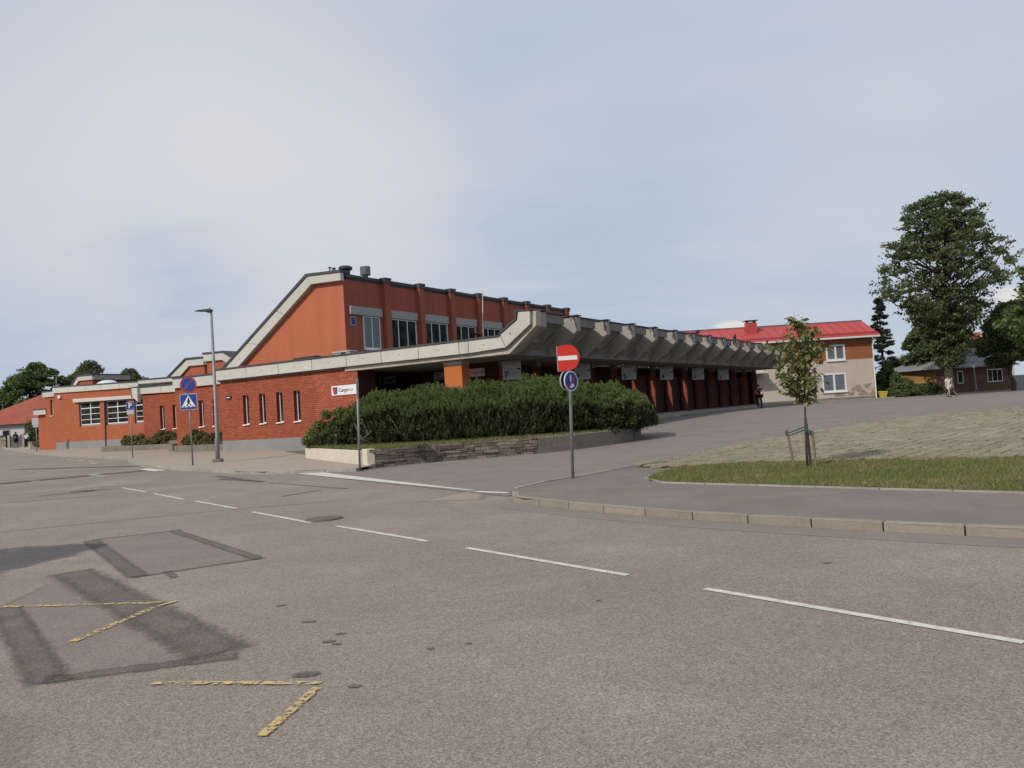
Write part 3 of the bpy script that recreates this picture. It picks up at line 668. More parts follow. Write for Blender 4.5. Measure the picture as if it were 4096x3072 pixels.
sun_slots = [(a, min(b, a + 2.6)) for a, b in sun_slots]
cur = 28.08
for a, b in sun_slots: sl.box(-20.799, -19.931, cur, a, 3.82, 4.35); cur = b
sl.box(-20.799, -19.931, cur, VE, 3.82, 4.35)
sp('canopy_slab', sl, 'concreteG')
sp('flat_roof', MB().box(-35.05, -26.2, 27.75, VE, 4.0, 4.42), 'roof')
# platform wall, piers, interior walls
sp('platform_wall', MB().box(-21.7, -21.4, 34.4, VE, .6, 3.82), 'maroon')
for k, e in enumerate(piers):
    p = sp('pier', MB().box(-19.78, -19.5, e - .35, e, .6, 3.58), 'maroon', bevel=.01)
    sp('lit_face', MB().box(-19.77, -19.51, e - .362, e - .351, .62, 3.57), 'pier', p)  # lighter than the pier body: sunlight painted onto this face
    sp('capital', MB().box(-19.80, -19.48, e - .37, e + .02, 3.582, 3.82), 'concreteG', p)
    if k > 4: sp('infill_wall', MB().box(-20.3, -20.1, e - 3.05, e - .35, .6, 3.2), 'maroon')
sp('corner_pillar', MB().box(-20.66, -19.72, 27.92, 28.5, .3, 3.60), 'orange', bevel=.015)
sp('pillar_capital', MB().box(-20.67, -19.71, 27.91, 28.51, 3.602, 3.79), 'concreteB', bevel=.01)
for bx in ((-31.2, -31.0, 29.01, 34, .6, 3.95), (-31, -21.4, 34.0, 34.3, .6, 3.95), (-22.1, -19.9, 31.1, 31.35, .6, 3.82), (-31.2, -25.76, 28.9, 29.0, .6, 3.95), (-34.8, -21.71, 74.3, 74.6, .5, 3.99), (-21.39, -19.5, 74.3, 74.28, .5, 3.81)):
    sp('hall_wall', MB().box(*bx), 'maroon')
for a, b in ((-27.45, -26.5), (-26.3, -25.65)):
    f = MB(); wall_open(f, a, b, 2.0, 3.2, 33.93, 34.0, [(a + .07, b - .07, 2.07, 3.12)]); wn = sp('kiosk_window', f, 'white')
    sp('pane', MB().box(a + .07, b - .07, 33.96, 33.97, 2.07, 3.12), 'glassB', wn)
fl = MB(); fl.box(-34, -17.6, 28.5, VE, -.1, .73)
for k in range(7):
    a = 34.5 + 6.1 * k; fl.prism([(-17.59, a), (-17.59, a + 5.9), (-16.95, a + 5.9)], -.1, .68, 'z')
sp('platform', fl, 'edge', bevel=.02)
sp('roof_block', MB().box(-30.4, -28.96, 28.5, 28.9, 4.6, 4.74).box(-30.46, -28.9, 28.45, 28.95, 4.742, 4.80), 'roofcap')
sp('roof_block', MB().box(-27.6, -27.2, 28.5, 28.9, 4.6, 4.8).box(-26.9, -26.6, 28.5, 28.9, 4.6, 4.78).box(-27.72, -26.55, 28.45, 28.95, 4.80, 4.86), 'concrete')

# upper hall
UC, VC = -29.4, 31.28
GP = [(UC, 4.3), (UC, 8.98), (-31.5, 9.08), (-38.1, 4.8), (-38.1, 4.3)]
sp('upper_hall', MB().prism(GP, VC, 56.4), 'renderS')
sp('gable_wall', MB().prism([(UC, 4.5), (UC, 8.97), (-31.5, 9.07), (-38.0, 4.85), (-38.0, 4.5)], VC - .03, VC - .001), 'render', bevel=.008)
gp = [(UC + .10, 8.86), (UC + .10, 9.30), (-31.72, 9.42), (-39.3, 4.70), (-38.1, 4.70), (-31.45, 8.95)]
gj = MB().prism([(UC + .10, 8.86), (UC + .10, 9.28), (-31.70, 9.40), (-31.45, 8.95)], VC - .30, VC - .035); sp('gable_fascia', gj, 'concrete', bevel=.012)
for i in range(3):
    t0, t1 = i / 3, (i + 1) / 3 - .003
    lo = lambda t: (-31.455 + (-38.1 + 31.45) * t, 8.945 + (4.68 - 8.95) * t); hi = lambda t: (-31.715 + (-39.3 + 31.72) * t, 9.385 + (4.68 - 9.40) * t)
    sp('gable_fascia', MB().prism([lo(t0), hi(t0), hi(t1), lo(t1)], VC - .30, VC - .035), 'concrete', bevel=.012)
sp('gable_cap', MB().prism([(UC + .14, 9.285), (UC + .14, 9.42), (-31.8, 9.56), (-39.6, 4.66), (-39.32, 4.66), (-31.73, 9.41)], VC - .34, VC + .25), 'roofcap')
sp('hall_roof', MB().prism([(UC + .02, 9.0), (UC + .02, 9.2), (-31.6, 9.34), (-39.2, 4.6), (-38.2, 4.6), (-31.5, 9.1)], VC + .25, 56.5), 'roofcap')
sp('parapet_flashing', MB().box(UC - .1, UC + .10, VC + .05, 56.5, 9.10, 9.26), 'roofcap')
RE = [34.74 + 3.105 * k for k in range(8)]
for k, e in enumerate(RE):
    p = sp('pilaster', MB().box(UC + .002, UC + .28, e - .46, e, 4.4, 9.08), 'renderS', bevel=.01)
    sp('pilaster_cap', MB().box(UC - .06, UC + .36, e - .52, e + .06, 9.262, 9.34).box(UC + .03, UC + .34, e - .5, e + .04, 9.085, 9.26), 'roofcap', p)
wins = [(31.58, 34.1, 32.6, 33.95)] + [(e + .05, e + 2.50, e + .12, e + 2.42) for e in RE[:-1]]
for k, (a, b, c, d) in enumerate(wins):
    sp('lintel', MB().box(UC + .002, UC + .16, a, b, 7.12, 7.57), 'lintel', bevel=.01)
    wn = MB(); t = .05; xs = [c, d] if k == 0 else [c, d]
    muls = [(c + d) / 2 + .0] if k == 0 else [c + (d - c) * .29, c + (d - c) * .64]
    z0, z1 = 5.33, 7.10
    wn.box(UC + .01, UC + .06, c, d, z0, z0 + .07); wn.box(UC + .01, UC + .06, c, d, z1 - .05, z1)
    for y in [c, *[m_ - t / 2 for m_ in muls], d - t]: wn.box(UC + .008, UC + .075, y, y + t, z0, z1)
    wo_ = sp('upper_window', wn, 'white')
    edges = [c + t, *muls, d - t]
    for j, (p, q) in enumerate(zip(edges, edges[1:])):
        sp('pane', MB().box(UC + .015, UC + .03, p + .02, q - .02, z0 + .07, z1 - .05), 'glassB' if (k == 0) else 'glass', wo_)
    if k == 0: sp('sill', MB().box(UC + .01, UC + .16, c - .03, d + .03, z0 - .09, z0 - .01), 'sillm', wo_)
vw_ = sp('vent_window', MB().box(UC + .003, UC + .05, 31.62, 32.05, 6.52, 7.03), 'lintel')
sp('pane', MB().box(UC + .051, UC + .06, 31.69, 31.98, 6.60, 6.96), 'bluedark', vw_)
# roof vents
mb = MB(); mb.tube([(-30.25, 32.5, 9.2), (-30.25, 32.5, 9.74)], .19, 14); mb.tube([(-30.33, 32.5, 9.70), (-30.33, 32.5, 9.76), (-30.33, 32.5, 9.88), (-30.33, 32.5, 9.94)], [.30, .38, .38, .28], 14); sp('mushroom_vent', mb, 'darkm', smooth=False)
mb = MB(); mb.tube([(-29.62, 33.3, 9.2), (-29.62, 33.3, 9.48)], .15, 14); mb.tube([(-29.62, 33.3, 9.44), (-29.62, 33.3, 9.90)], .285, 18); sp('cowl_vent', mb, 'pipe', smooth=False)
sp('vent_pipe', MB().tube([(-31.5, 32.5, 9.3), (-31.5, 32.5, 10.0), (-31.5, 32.5, 10.06)], [.05, .05, .10], 10), 'pipe')
sp('vent_pipe', MB().tube([(-31.2, 32.5, 9.3), (-31.2, 32.5, 9.93), (-31.2, 32.5, 9.97)], [.10, .10, .15], 12), 'pipe')
an = MB().tube([(-28.95, 43.6, 4.4), (-28.97, 43.7, 7.2)], .045, 8); sp('mast', an, 'white')
sp('mast_rod', MB().tube([(-28.97, 43.7, 7.2), (-28.95, 44.1, 11.5)], [.028, .018], 6), 'white')
sp('mast_bracket', MB().box(-29.4, -28.95, 43.0, 43.7, 6.62, 6.68), 'renderS')

# west blocks
def fascia(u0, u1, v, zb0, zb1, zt0, zt1, n):
    """sloping run of panels: bottom and top heights at both ends"""
    for i in range(n):
        a, b = u0 + (u1 - u0) * i / n, u0 + (u1 - u0) * (i + 1) / n
        L_ = lambda p, q, u: p + (q - p) * (u - u0) / (u1 - u0)
        sp('fascia_panel', MB().prism([(a + .012, L_(zb0, zb1, a)), (b - .012, L_(zb0, zb1, b)), (b - .012, L_(zt0, zt1, b)), (a + .012, L_(zt0, zt1, a))], v - .14, v), 'concrete', bevel=.01)
    sp('roof_edge', MB().prism([(u0, zt0 + .01), (u1, zt1 + .01), (u1, zt1 + .10), (u0, zt0 + .10)], v - .18, v + .2), 'roofcap')
def block(u0, u1, v0, v1, z0, z1, ops, mt_w, mt_b, plinth_z=None):
    mb = MB(); wall_open(mb, u0, u1, z0, z1, v0, v0 + .35, ops); mb.box(u0, u1, v0 + .6, v1, z0, z1)
    w_ = sp('block_wall', mb, mt_w)
    return w_
v2 = 29.4; o2 = [(-39.18, -38.76, 1.67, 3.14), (-37.98, -37.58, 1.67, 3.14)]
w2 = block(-41.3, -35.13, v2, 36, 0, 4.0, o2, 'mortar', 'brick')
bricks(-41.3, -35.14, .4, 3.98, v2, o2, w2, single=False)
for o in o2: slit_window(*o, v2)
fascia(-41.3, -35.16, v2 - .01, 3.98, 3.94, 4.52, 4.50, 3)
sp('flat_roof', MB().box(-41.3, -35.16, v2, 40, 4.0, 4.5), 'roof')
v3 = 33.2; o3 = [(-48.34, -47.86, 1.69, 3.24), (-46.96, -46.5, 1.69, 3.24)]
w3 = block(-50.2, -41.2, v3, 38, 0, 4.12, o3, 'mortar', 'brick')
bricks(-50.2, -44.5, .4, 4.08, v3, o3, w3, single=False)
for o in o3: slit_window(*o, v3)
fascia(-50.25, -45.6, v3 - .01, 4.16, 4.05, 4.58, 4.52, 2)
sp('flat_roof', MB().box(-50.2, -41.2, v3, 40, 4.12, 4.5), 'roof')
mw = MB()
for _ in range(26):
    u, z, v = random.choice([(-37.0 + random.gauss(0, .5), random.gauss(3.6, .2), v2), (-36.4 + random.gauss(0, .3), random.gauss(2.6, .5), v2), (-38.4 + random.gauss(0, .3), random.gauss(2.6, .5), v2)])
    z = .4 + round((z - .4) / BH) * BH; u = min(u, -35.5)
    mw.box(u, u + .3, v - .013, v - .006, z - .012, z + .012)
    if random.random() < .6: mw.box(u, u + .02, v - .013, v - .006, z + .012, z + BH)
sp('pale_repointing', mw, 'mortarW', w2)['kind'] = 'stuff'
v4 = 38.8
o4 = [(-67.68, -64.59, 2.36, 4.44), (-63.78, -60.71, 2.31, 4.34), (-59.80, -56.8, 2.30, 4.28)]
w4 = block(-71.4, -52.0, v4, 46, .2, 5.15, o4, 'mortarO', 'brickO')
bricks(-71.4, -57.5, 1.12, 5.14, v4, o4, w4, single=False, mt='brickO')
sp('upper_wall', MB().prism([(-71.4, 5.151), (-52, 5.151), (-59.8, 5.2), (-71.3, 5.47)], v4 - .005, v4 + .3), 'brickO')
sp('plinth', MB().box(-71.4, -52.0, v4 - .04, v4 - .002, 0, 1.12), 'plinth')
fascia(-71.45, -58.95, v4 - .02, 5.47, 5.17, 5.96, 5.58, 5)
fascia(-54.7, -50.5, 36, 5.14, 5.05, 5.40, 5.30, 2)
sp('flat_roof', MB().prism([(-71.4, 5.5), (-59, 5.2), (-46, 4.9), (-46, 5.15), (-59, 5.52), (-71.4, 5.9)], v4 + .05, 60), 'roof')
sp('parapet_wall', MB().box(-56, -46.5, 36.1, 36.4, 4.2, 5.0), 'roofcap')
sp('long_lintel', MB().prism([(-68.2, 4.47), (-58.6, 4.29), (-58.6, 4.55), (-68.2, 4.78)], v4 - .22, v4 - .02), 'concrete', bevel=.01)
sp('bracket_wall', MB().prism([(-50.86, 4.60), (-50.24, 4.58), (-50.22, 3.62), (-50.78, 4.00), (-50.86, 4.17)], v3 - .35, v3 - .12), 'concrete')
for a, b, z0, z1 in o4:
    f = MB(); t = .12; d = .12; V0 = v4 + d
    f.box(a, a + t, V0, V0 + .08, z0, z1); f.box(b - t, b, V0, V0 + .08, z0, z1); f.box(a + t, b - t, V0, V0 + .08, z0, z0 + t); f.box(a + t, b - t, V0, V0 + .08, z1 - t * .8, z1)
    wn = sp('grid_window', f, 'greyfr')
    g = MB(); cxs = (a + b) / 2; g.box(cxs - .045, cxs + .045, V0 - .02, V0 + .05, z0 + t, z1 - t); hh_ = (z1 - z0 - 2 * t)
    for q, th_ in ((.75, .035), (.48, .022), (.23, .022), (0.0, .04)): g.box(a + t, cxs - .045, V0 - .02, V0 + .05, z0 + t + q * hh_ , z0 + t + q * hh_ + 2 * th_)
    for q, th_ in ((.75, .035), (.48, .022), (.23, .022), (0.0, .04)): g.box(cxs + .045, b - t, V0 - .02, V0 + .05, z0 + t + q * hh_ , z0 + t + q * hh_ + 2 * th_)
    sp('glazing_bars', g, 'white', wn)
    qs = [0.05, .26, .50, .80, 1.0]
    for p, q in zip(qs, qs[1:]):
        for x0, x1 in ((a + t, cxs - .045), (cxs + .045, b - t)): sp('pane', MB().box(x0, x1, V0 + .03, V0 + .04, z0 + t + p * hh_, z0 + t + (q - .03) * hh_), 'glass', wn)
sp('downpipe', MB().tube([(-63.85, v4 - .08, .5), (-63.8, v4 - .08, 4.3)], .045, 8), 'darkm')
sp('wall_lamp', MB().box(-70.6, -70.25, v4 - .2, v4 - .02, 4.95, 5.25), 'white', bevel=.02)
# far west end
mb = MB(); wall_open(mb, -73.3, -71.41, .3, 5.2, v4 + .15, v4 + .5, [(-72.42, -72.0, 3.54, 4.92)]); mb.box(-73.3, -71.41, v4 + .6, 44, .3, 5.2); sp('block_wall', mb, 'mortarO')
sp('block_wall', MB().box(-75.0, -73.31, v4 + .4, 43, .3, 3.7), 'mortarO')
bricks(-73.3, -71.45, .35, 5.18, v4 + .15, [(-72.45, -71.98, 3.52, 4.93)], ST, single=False, mt='brickO')
bricks(-75.0, -73.32, .35, 3.66, v4 + .4, [], ST, single=False, mt='brickO')
fascia(-73.4, -71.46, v4 + .12, 5.22, 5.20, 5.66, 5.64, 1); fascia(-75.15, -73.1, v4 + .2, 3.70, 3.70, 4.15, 4.13, 1)
slit_window(-72.42, -72.0, 3.54, 4.92, v4 + .15)
# penthouses behind the parapet
def pent(prof_o, prof_i, wall, v0, v1, cap_prof=None, nm='rooflight_block'):
    sp(nm + '_wall', MB().prism(wall, v0 + .03, v1), 'brick')
    sp('slanted_fascia', MB().prism(prof_o + prof_i[::-1], v0 - .12, v0), 'concrete', bevel=.01)
pent([(-51.34, 5.40), (-49.25, 6.50), (-47.40, 6.46)], [(-50.0, 5.40), (-49.03, 6.02), (-47.40, 5.98)], [(-50.6, 4.5), (-49.2, 6.2), (-47.5, 6.2), (-47.5, 4.5)], 36.2, 41)
sp('slanted_cap', MB().prism([(-51.6, 5.38), (-49.32, 6.62), (-47.0, 6.56), (-47.0, 6.47), (-49.27, 6.51), (-51.36, 5.38)], 36.0, 41.1), 'roofcap')
sp('side_fascia', MB().box(-47.42, -47.3, 36.21, 41, 5.98, 6.46), 'lintel')
pent([(-44.5, 6.38), (-42.55, 6.32), (-41.4, 5.75)], [(-44.5, 5.92), (-42.68, 5.87), (-41.9, 5.45)], [(-44.35, 4.4), (-44.35, 6.1), (-42.7, 6.1), (-41.6, 5.4), (-41.6, 4.4)], 34.0, 37.5)
sp('slanted_cap', MB().prism([(-44.56, 6.385), (-42.56, 6.325), (-41.2, 5.65), (-41.1, 5.72), (-42.5, 6.45), (-44.56, 6.51)], 33.85, 37.6), 'roofcap')
pent([(-79.6, 6.5), (-78.3, 7.5), (-75.80, 7.45)], [(-78.9, 6.5), (-78.15, 7.05), (-75.80, 7.0)], [(-79.2, 5.5), (-78.3, 7.2), (-76, 7.2), (-76, 5.5)], 45, 48.8)
sp('slanted_cap', MB().prism([(-79.9, 6.45), (-78.35, 7.65), (-75.7, 7.58), (-75.7, 7.46), (-78.32, 7.51), (-79.62, 6.45)], 44.8, 48.9), 'roofcap')
sp('side_fascia', MB().box(-75.81, -75.68, 45.01, 48.8, 7.0, 7.45), 'lintel')
sp('chimney_vent', MB().tube([(-76.3, 45.6, 7.5), (-76.3, 45.6, 7.95)], .30, 12).tube([(-76.3, 45.6, 7.95), (-76.3, 45.6, 8.15), (-76.3, 45.6, 8.3), (-76.3, 45.6, 8.42)], [.08, .1, .26, .2], 10), 'darkm')
sp('roof_dome', MB().ball((-68.6, 42, 5.95), (1.15, .9, .5), 18, 8), 'dome', smooth=True)

# signs on the station (each a thing that hangs from it)
def emblem(root, x, z, s, y=-.03):
    part('emblem', MB().prism([(x - s * .5, z + s * .5), (x + s * .5, z + s * .5), (x + s * .42, z - s * .42), (x + s * .2, z - s * .55), (x - s * .3, z - s * .5)], y - .006, y), 'bluedark', root, bevel=.004)
    part('emblem_core', MB().prism([(x - s * .38, z + s * .3), (x + s * .05, z + s * .32), (x + s * .25, z + .1 * s), (x + s * .3, z - s * .05), (x + s * .05, z - s * .35), (x - s * .25, z - s * .42)], y - .012, y - .006), 'redsign', root)
def cargo(u, v, z, w_, h_, lab, bm='whitesign', em=True):
    t = thing('wall_sign', lab, 'sign', W(u, v, z), -TH)
    part('board', MB().box(-w_ / 2, w_ / 2, -.03, 0, -h_ / 2, h_ / 2), bm, t, bevel=.006)
    if em: emblem(t, -w_ / 2 + h_ * .52, 0, h_ * .72)
    tx = text_mb('Cargo', h_ * .52, ext=.003); w1 = max(p[0] for p in tx.v); x0 = (-w_ / 2 + h_ * 1.05 if em else -w_ * .36) + w1; part('lettering', face(tx, x0, -.034, 0), 'black' if em else 'redsign', t)
    tx = text_mb('bus', h_ * .52); part('lettering', face(tx, x0 + w1 + max(p[0] for p in tx.v) + h_ * .03, -.034, h_ * .02), 'print' if em else 'redsign', t, label='pale end of the word')
    return t
cargo(-26.3, VF - .02, 2.93, 1.62, .45, 'bright white Cargobus sign on the sunlit brick wall behind the bare signpost')
cargo(-29.05, 33.98, 3.58, 1.2, .42, 'shaded white Cargobus sign on the dark back wall under the canopy', 'board')
cargo(-21.1, 31.08, 3.38, .92, .38, 'small white Cargobus sign right of the orange pillar', 'board', False)
t = thing('wall_sign', 'white PAKI sign half hidden by the orange pillar', 'sign', W(-25.2, 33.9, 3.55), -TH)
part('board', MB().box(-.55, .55, -.03, 0, -.2, .2), 'board', t)
part('lettering', face(text_mb('PAKI', .2), -.28, -.034, .06), 'black', t); part('strip', MB().box(-.3, .4, -.036, -.031, -.14, -.10), 'redsign', t)
t = thing('street_name_plate', 'small dark street name plate left of the first slit window', 'sign', W(-34.46, VF - .02, 3.06), -TH)
part('board', MB().box(-.23, .23, -.02, 0, -.09, .09), 'black', t); part('frame', MB().box(-.15, .10, -.026, -.0205, -.015, .03), 'whitesign', t)
# platform boards
ORD = {'7': 'nearest the orange pillar', '6': 'half hidden behind the no entry sign', '5': 'first to the right of the no entry sign', '4': 'left of the second sunlit pier', '3': 'below the leaning crow, left of the smallest boards', '2': 'farthest and smallest of the row'}
for num, (u, v) in {'7': (-19.62, 31.0), '6': (-19.5, 37.9), '5': (-19.5, 44.05), '4': (-19.5, 50.25), '3': (-19.5, 56.6), '2': (-19.5, 62.7)}.items():
    p = W(u, v); p.x += .43
    t = thing('platform_board', 'white timetable board marked %s, %s' % (num, ORD[num]), 'platform sign', (p.x, p.y - .1, 3.35), 0, 'numbered platform boards under the canopy')
    part('board', MB().box(-.43, .43, -.04, 0, -.44, .42), 'board', t, bevel=.006)
    part('frame', MB().box(-.45, -.43, -.045, .01, -.46, .44).box(.43, .45, -.045, .01, -.46, .44).box(-.43, .43, -.045, .01, .42, .44).box(-.43, .43, -.045, .01, -.46, -.44), 'darkm', t)
    part('number', face(text_mb(num, .42, ext=.006), -.26, -.044, -.22), 'black', t)
    pr_ = MB(); pr_.box(-.36, .38, -.043, -.041, .33, .37); pr_.box(-.3, .2, -.043, -.041, .25, .28)
    for i in range(5): pr_.box(-.30 + .13 * i, -.25 + .13 * i, -.043, -.041, .02, .07)
    for i in range(3): pr_.box(-.1, .30 - .05 * (i % 2), -.043, -.041, -.12 - .09 * i, -.095 - .09 * i)
    part('print', pr_, 'print', t, kind='stuff')
    part('bus_pictogram', MB().box(.26, .40, -.044, -.041, .0, .07), 'black', t)
    part('hanger', MB().tube([(-.35, -.01, .44), (-.35, -.01, .50)], .012, 6).tube([(.35, -.01, .44), (.35, -.01, .50)], .012, 6), 'darkm', t)
t = thing('lightbulb_sensor', 'tiny pale lamp fixed under the canopy above board 5', 'lamp', W(-18.4, 41.8, 3.7), -TH)
part('lamp', MB().ball((0, 0, .0), .05, 8, 6), 'whitesign', t); part('bracket', MB().tube([(0, 0, .03), (0, 0, .12)], .012, 6), 'darkm', t)

# crows on the canopy edge
def crow(u, v, z, lab, tilt):
    t = thing('crow', lab, 'bird', W(u, v, z), -TH)
    m_ = MB(); c, s = math.cos(tilt), math.sin(tilt)
    def P_(a, h): return (0, a * c - h * s, a * s + h * c)
    m_.tube([P_(-.32, .10), P_(-.18, .13), P_(0, .17), P_(.16, .21), P_(.25, .26), P_(.32, .28), P_(.40, .27)], [.02, .07, .12, .115, .07, .06, .02], 8)
    part('body', m_, 'crow', t, smooth=True)
    part('beak', MB().tube([P_(.38, .27), P_(.46, .25)], [.022, .004], 6), 'darkm', t)
    part('tail', MB().tube([P_(-.28, .10), P_(-.42, .05), P_(-.58, 0)], [.035, .05, .03], 5), 'crow', t)
    for x in (-.04, .04): part('leg', MB().tube([(x, 0, 0), (x, .01, .12)], .01, 5), 'darkm', t)
crow(-16.0, 48.0, 5.46, 'black crow leaning forward on the canopy edge above board 4', R(0))
crow(-16.0, 56.0, 5.46, 'black crow perched head up on the canopy edge against the red roof', R(28))

# ------------------------------------------------------------------ foliage tools
def leaves(name, centres, radii, n, size, mt, parent, seed, flat=.6, shell=.5, aspect=1.6, kind='stuff', off=(0, 0, 0), upb=.5, tone=None):
    """n leaf quads spread through ellipsoid clumps"""
    g = np.random.default_rng(seed); C_ = np.array(centres, float); r_ = np.array(radii, float)
    if r_.ndim == 1: r_ = np.stack([r_, r_, r_ * flat], 1)
    wgt = (r_[:, 0] ** 2); idx = g.choice(len(C_), n, p=wgt / wgt.sum())
    d = g.normal(size=(n, 3)); d /= np.linalg.norm(d, axis=1)[:, None]
    p = C_[idx] + d * r_[idx] * (g.uniform(shell, 1.05, n) ** .7)[:, None] - np.array(off)
    return leafquads(name, p, d, size, mt, parent, kind, g, aspect, upb, None if tone is None else np.clip(g.normal(tone, .1, n), 0, 1))
def leafquads(name, p, d, size, mt, parent, kind, g, aspect=1.6, upb=.5, tone=None):
    n = len(p)
    nr = d * .6 + g.normal(size=(n, 3)) * .6; nr[:, 2] += upb * .35; nr /= np.linalg.norm(nr, axis=1)[:, None]
    a = np.cross(nr, g.normal(size=(n, 3))); a /= np.linalg.norm(a, axis=1)[:, None]; b = np.cross(nr, a)
    s = size * g.uniform(.55, 1.35, n)[:, None]
    v = np.stack([p - a * s * aspect / 2, p + b * s / 2, p + a * s * aspect / 2, p - b * s / 2], 1).reshape(-1, 3)
    return tri_obj(name, v, 4, mt, parent, kind, None, None, g, tone)
def branch(mb, a, b, r0_, r1_, seg=4, wob=.12, rng=random, n=6):
    a, b = Vector(a), Vector(b); L_ = (b - a).length; pts = []
    for i in range(seg + 1):
        t = i / seg; p = a.lerp(b, t)
        if 0 < i < seg: p += Vector((rng.gauss(0, 1), rng.gauss(0, 1), rng.gauss(0, .6))) * L_ * wob * .35
        pts.append(p)
    mb.tube(pts, [r0_ + (r1_ - r0_) * i / seg for i in range(seg + 1)], n); return pts
def tree(name, label, cat, x, y, h, prof, trunk_r, trunk_h, nclump, nleaf, lsize, mt, seed, clump=(.6, 1.2), zb=None, group=None, flat=.55, limbs=9, bark='bark', depth=1.0, shell=.35, top_lean=(0, 0), loose=0):
    """prof: list of (z, left, right) half widths of the crown above the base"""
    rg = random.Random(seed); zb = gz(x, y) if zb is None else zb
    t = thing(name, label, cat, (x, y, zb), 0, group)
    zs = [p[0] for p in prof]
    def hw(z, s):
        return float(np.interp(z, zs, [p[2] if s > 0 else p[1] for p in prof]))
    tr = MB(); top = zs[-1] * .88
    tp = branch(tr, (0, 0, -.2), (top_lean[0], top_lean[1], top), trunk_r, trunk_r * .18, 8, .05, rg, 10)
    part('trunk', tr, bark, t, smooth=True)
    cs, rs = [], []
    for i in range(nclump):
        z = rg.uniform(zs[0], zs[-1]); ang = rg.uniform(0, 2 * math.pi); c, s = math.cos(ang), math.sin(ang)
        wd_ = hw(z, c); q = math.sqrt(rg.uniform(.05, 1)) * .92; rr = rg.uniform(*clump)
        k = max(wd_ - rr * .7, 0) * q; mean = (hw(z, 1) + hw(z, -1)) / 2
        cs.append((k * c, max(mean - rr * .7, 0) * q * s * depth, z)); rs.append(rr)
    lb = MB()
    for i in range(limbs):
        c = cs[rg.randrange(nclump)]
        for _ in range(12):
            if math.hypot(c[0], c[1]) > 1.0 * trunk_r * 4: break
            c = cs[rg.randrange(nclump)]
        z0 = max(trunk_h, c[2] - math.hypot(c[0], c[1]) * rg.uniform(.5, .9)); z0 = min(z0, top * .95)
        base = tp[min(8, max(0, int(round(z0 / top * 8))))]
        b0 = Vector((base.x, base.y, z0)); r_ = trunk_r * .5 * (1 - z0 / (top * 1.15))
        pts = branch(lb, b0, c, max(r_, .02), .02 + trunk_r * .04, 5, .16, rg, 6)
        for q in range(3):
            c2 = cs[rg.randrange(nclump)]
            if (Vector(c2) - Vector(c)).length < h * .28: branch(lb, pts[3], c2, max(r_ * .35, .012), .01, 3, .15, rg, 5)
    part('limbs', lb, bark, t, smooth=True)
    leaves('crown', cs, rs, nleaf, lsize, mt, t, seed, flat, shell)
    if loose:
        c2, r2 = [], []
        for i in range(loose // 25):
            z = rg.uniform(zs[0], zs[-1]); ang = rg.uniform(0, 2 * math.pi); q = math.sqrt(rg.random()) * .98
            c2.append((hw(z, math.cos(ang)) * q * math.cos(ang), (hw(z, 1) + hw(z, -1)) / 2 * q * math.sin(ang) * depth, z)); r2.append(rg.uniform(.3, .9))
        leaves('outer_leaves', c2, r2, loose, lsize, mt, t, seed + 50, .5, 0)
    return t

# ------------------------------------------------------------------ planter with the pine hedge
PB = [(-4.22, 23.02), (-2.69, 23.75), (-1.24, 24.05), (.67, 24.45), (1.84, 25.2), (3.12, 26.5), (3.92, 27.9), (4.75, 30.4), (4.3, 33), (-1.5, 33.2), (-7.3, 31.2), (-7.72, 29.3)]
zt_ = .63
t = thing('end_wall', 'cream painted concrete end wall of the raised hedge planter', 'wall', (-5.9, 26.1, .1))
a, b = Vector((-7.72, 29.4)), Vector((-4.30, 23.0)); d = (b - a).normalized(); n_ = Vector((-d.y, d.x))
L_ = (b - a).length
def orient_box(mb, p0, p1, th_, z0, z1, inward=1):
    p0, p1 = Vector(p0), Vector(p1); d_ = (p1 - p0).normalized(); q = Vector((-d_.y, d_.x)) * th_ * inward
    vs = [(*p0, z0), (*p1, z0), (*(p1 + q), z0), (*(p0 + q), z0), (*p0, z1), (*p1, z1), (*(p1 + q), z1), (*(p0 + q), z1)]
    fs = [(0, 3, 2, 1), (4, 5, 6, 7), (0, 1, 5, 4), (1, 2, 6, 5), (2, 3, 7, 6), (3, 0, 4, 7)]
    if inward < 0: fs = [f[::-1] for f in fs]
    mb.add(vs, fs)
def lo(mb, dx, dy, dz):
    mb.v = [(x - dx, y - dy, z - dz) for x, y, z in mb.v]; return mb
segs = [(0, .33), (.335, .665), (.67, .93)]
for s0, s1 in segs:
    mb = MB(); orient_box(mb, a + (b - a) * s0, a + (b - a) * s1, .22, -.05, .60); part('wall_slab', lo(mb, -5.9, 26.1, .1), 'whitewall', t, bevel=.012)
mb = MB(); orient_box(mb, a + (b - a) * .945, b + d * .06, .24, -.05, .645); part('end_post', lo(mb, -5.9, 26.1, .1), 'whitewall', t, bevel=.012)
t = thing('stone_wall', 'low dark layered stone retaining wall along the drive below the pine hedge', 'wall', (0, 24.3, .1))
WL = PB[:9]
core = MB()
for p, q in zip(WL, WL[1:]): orient_box(core, p, q, .25, -.1, zt_ - .05)
part('wall_core', lo(core, 0, 24.3, .1), 'stonemortar', t)
rg = random.Random(11); stones = []; tot = 0
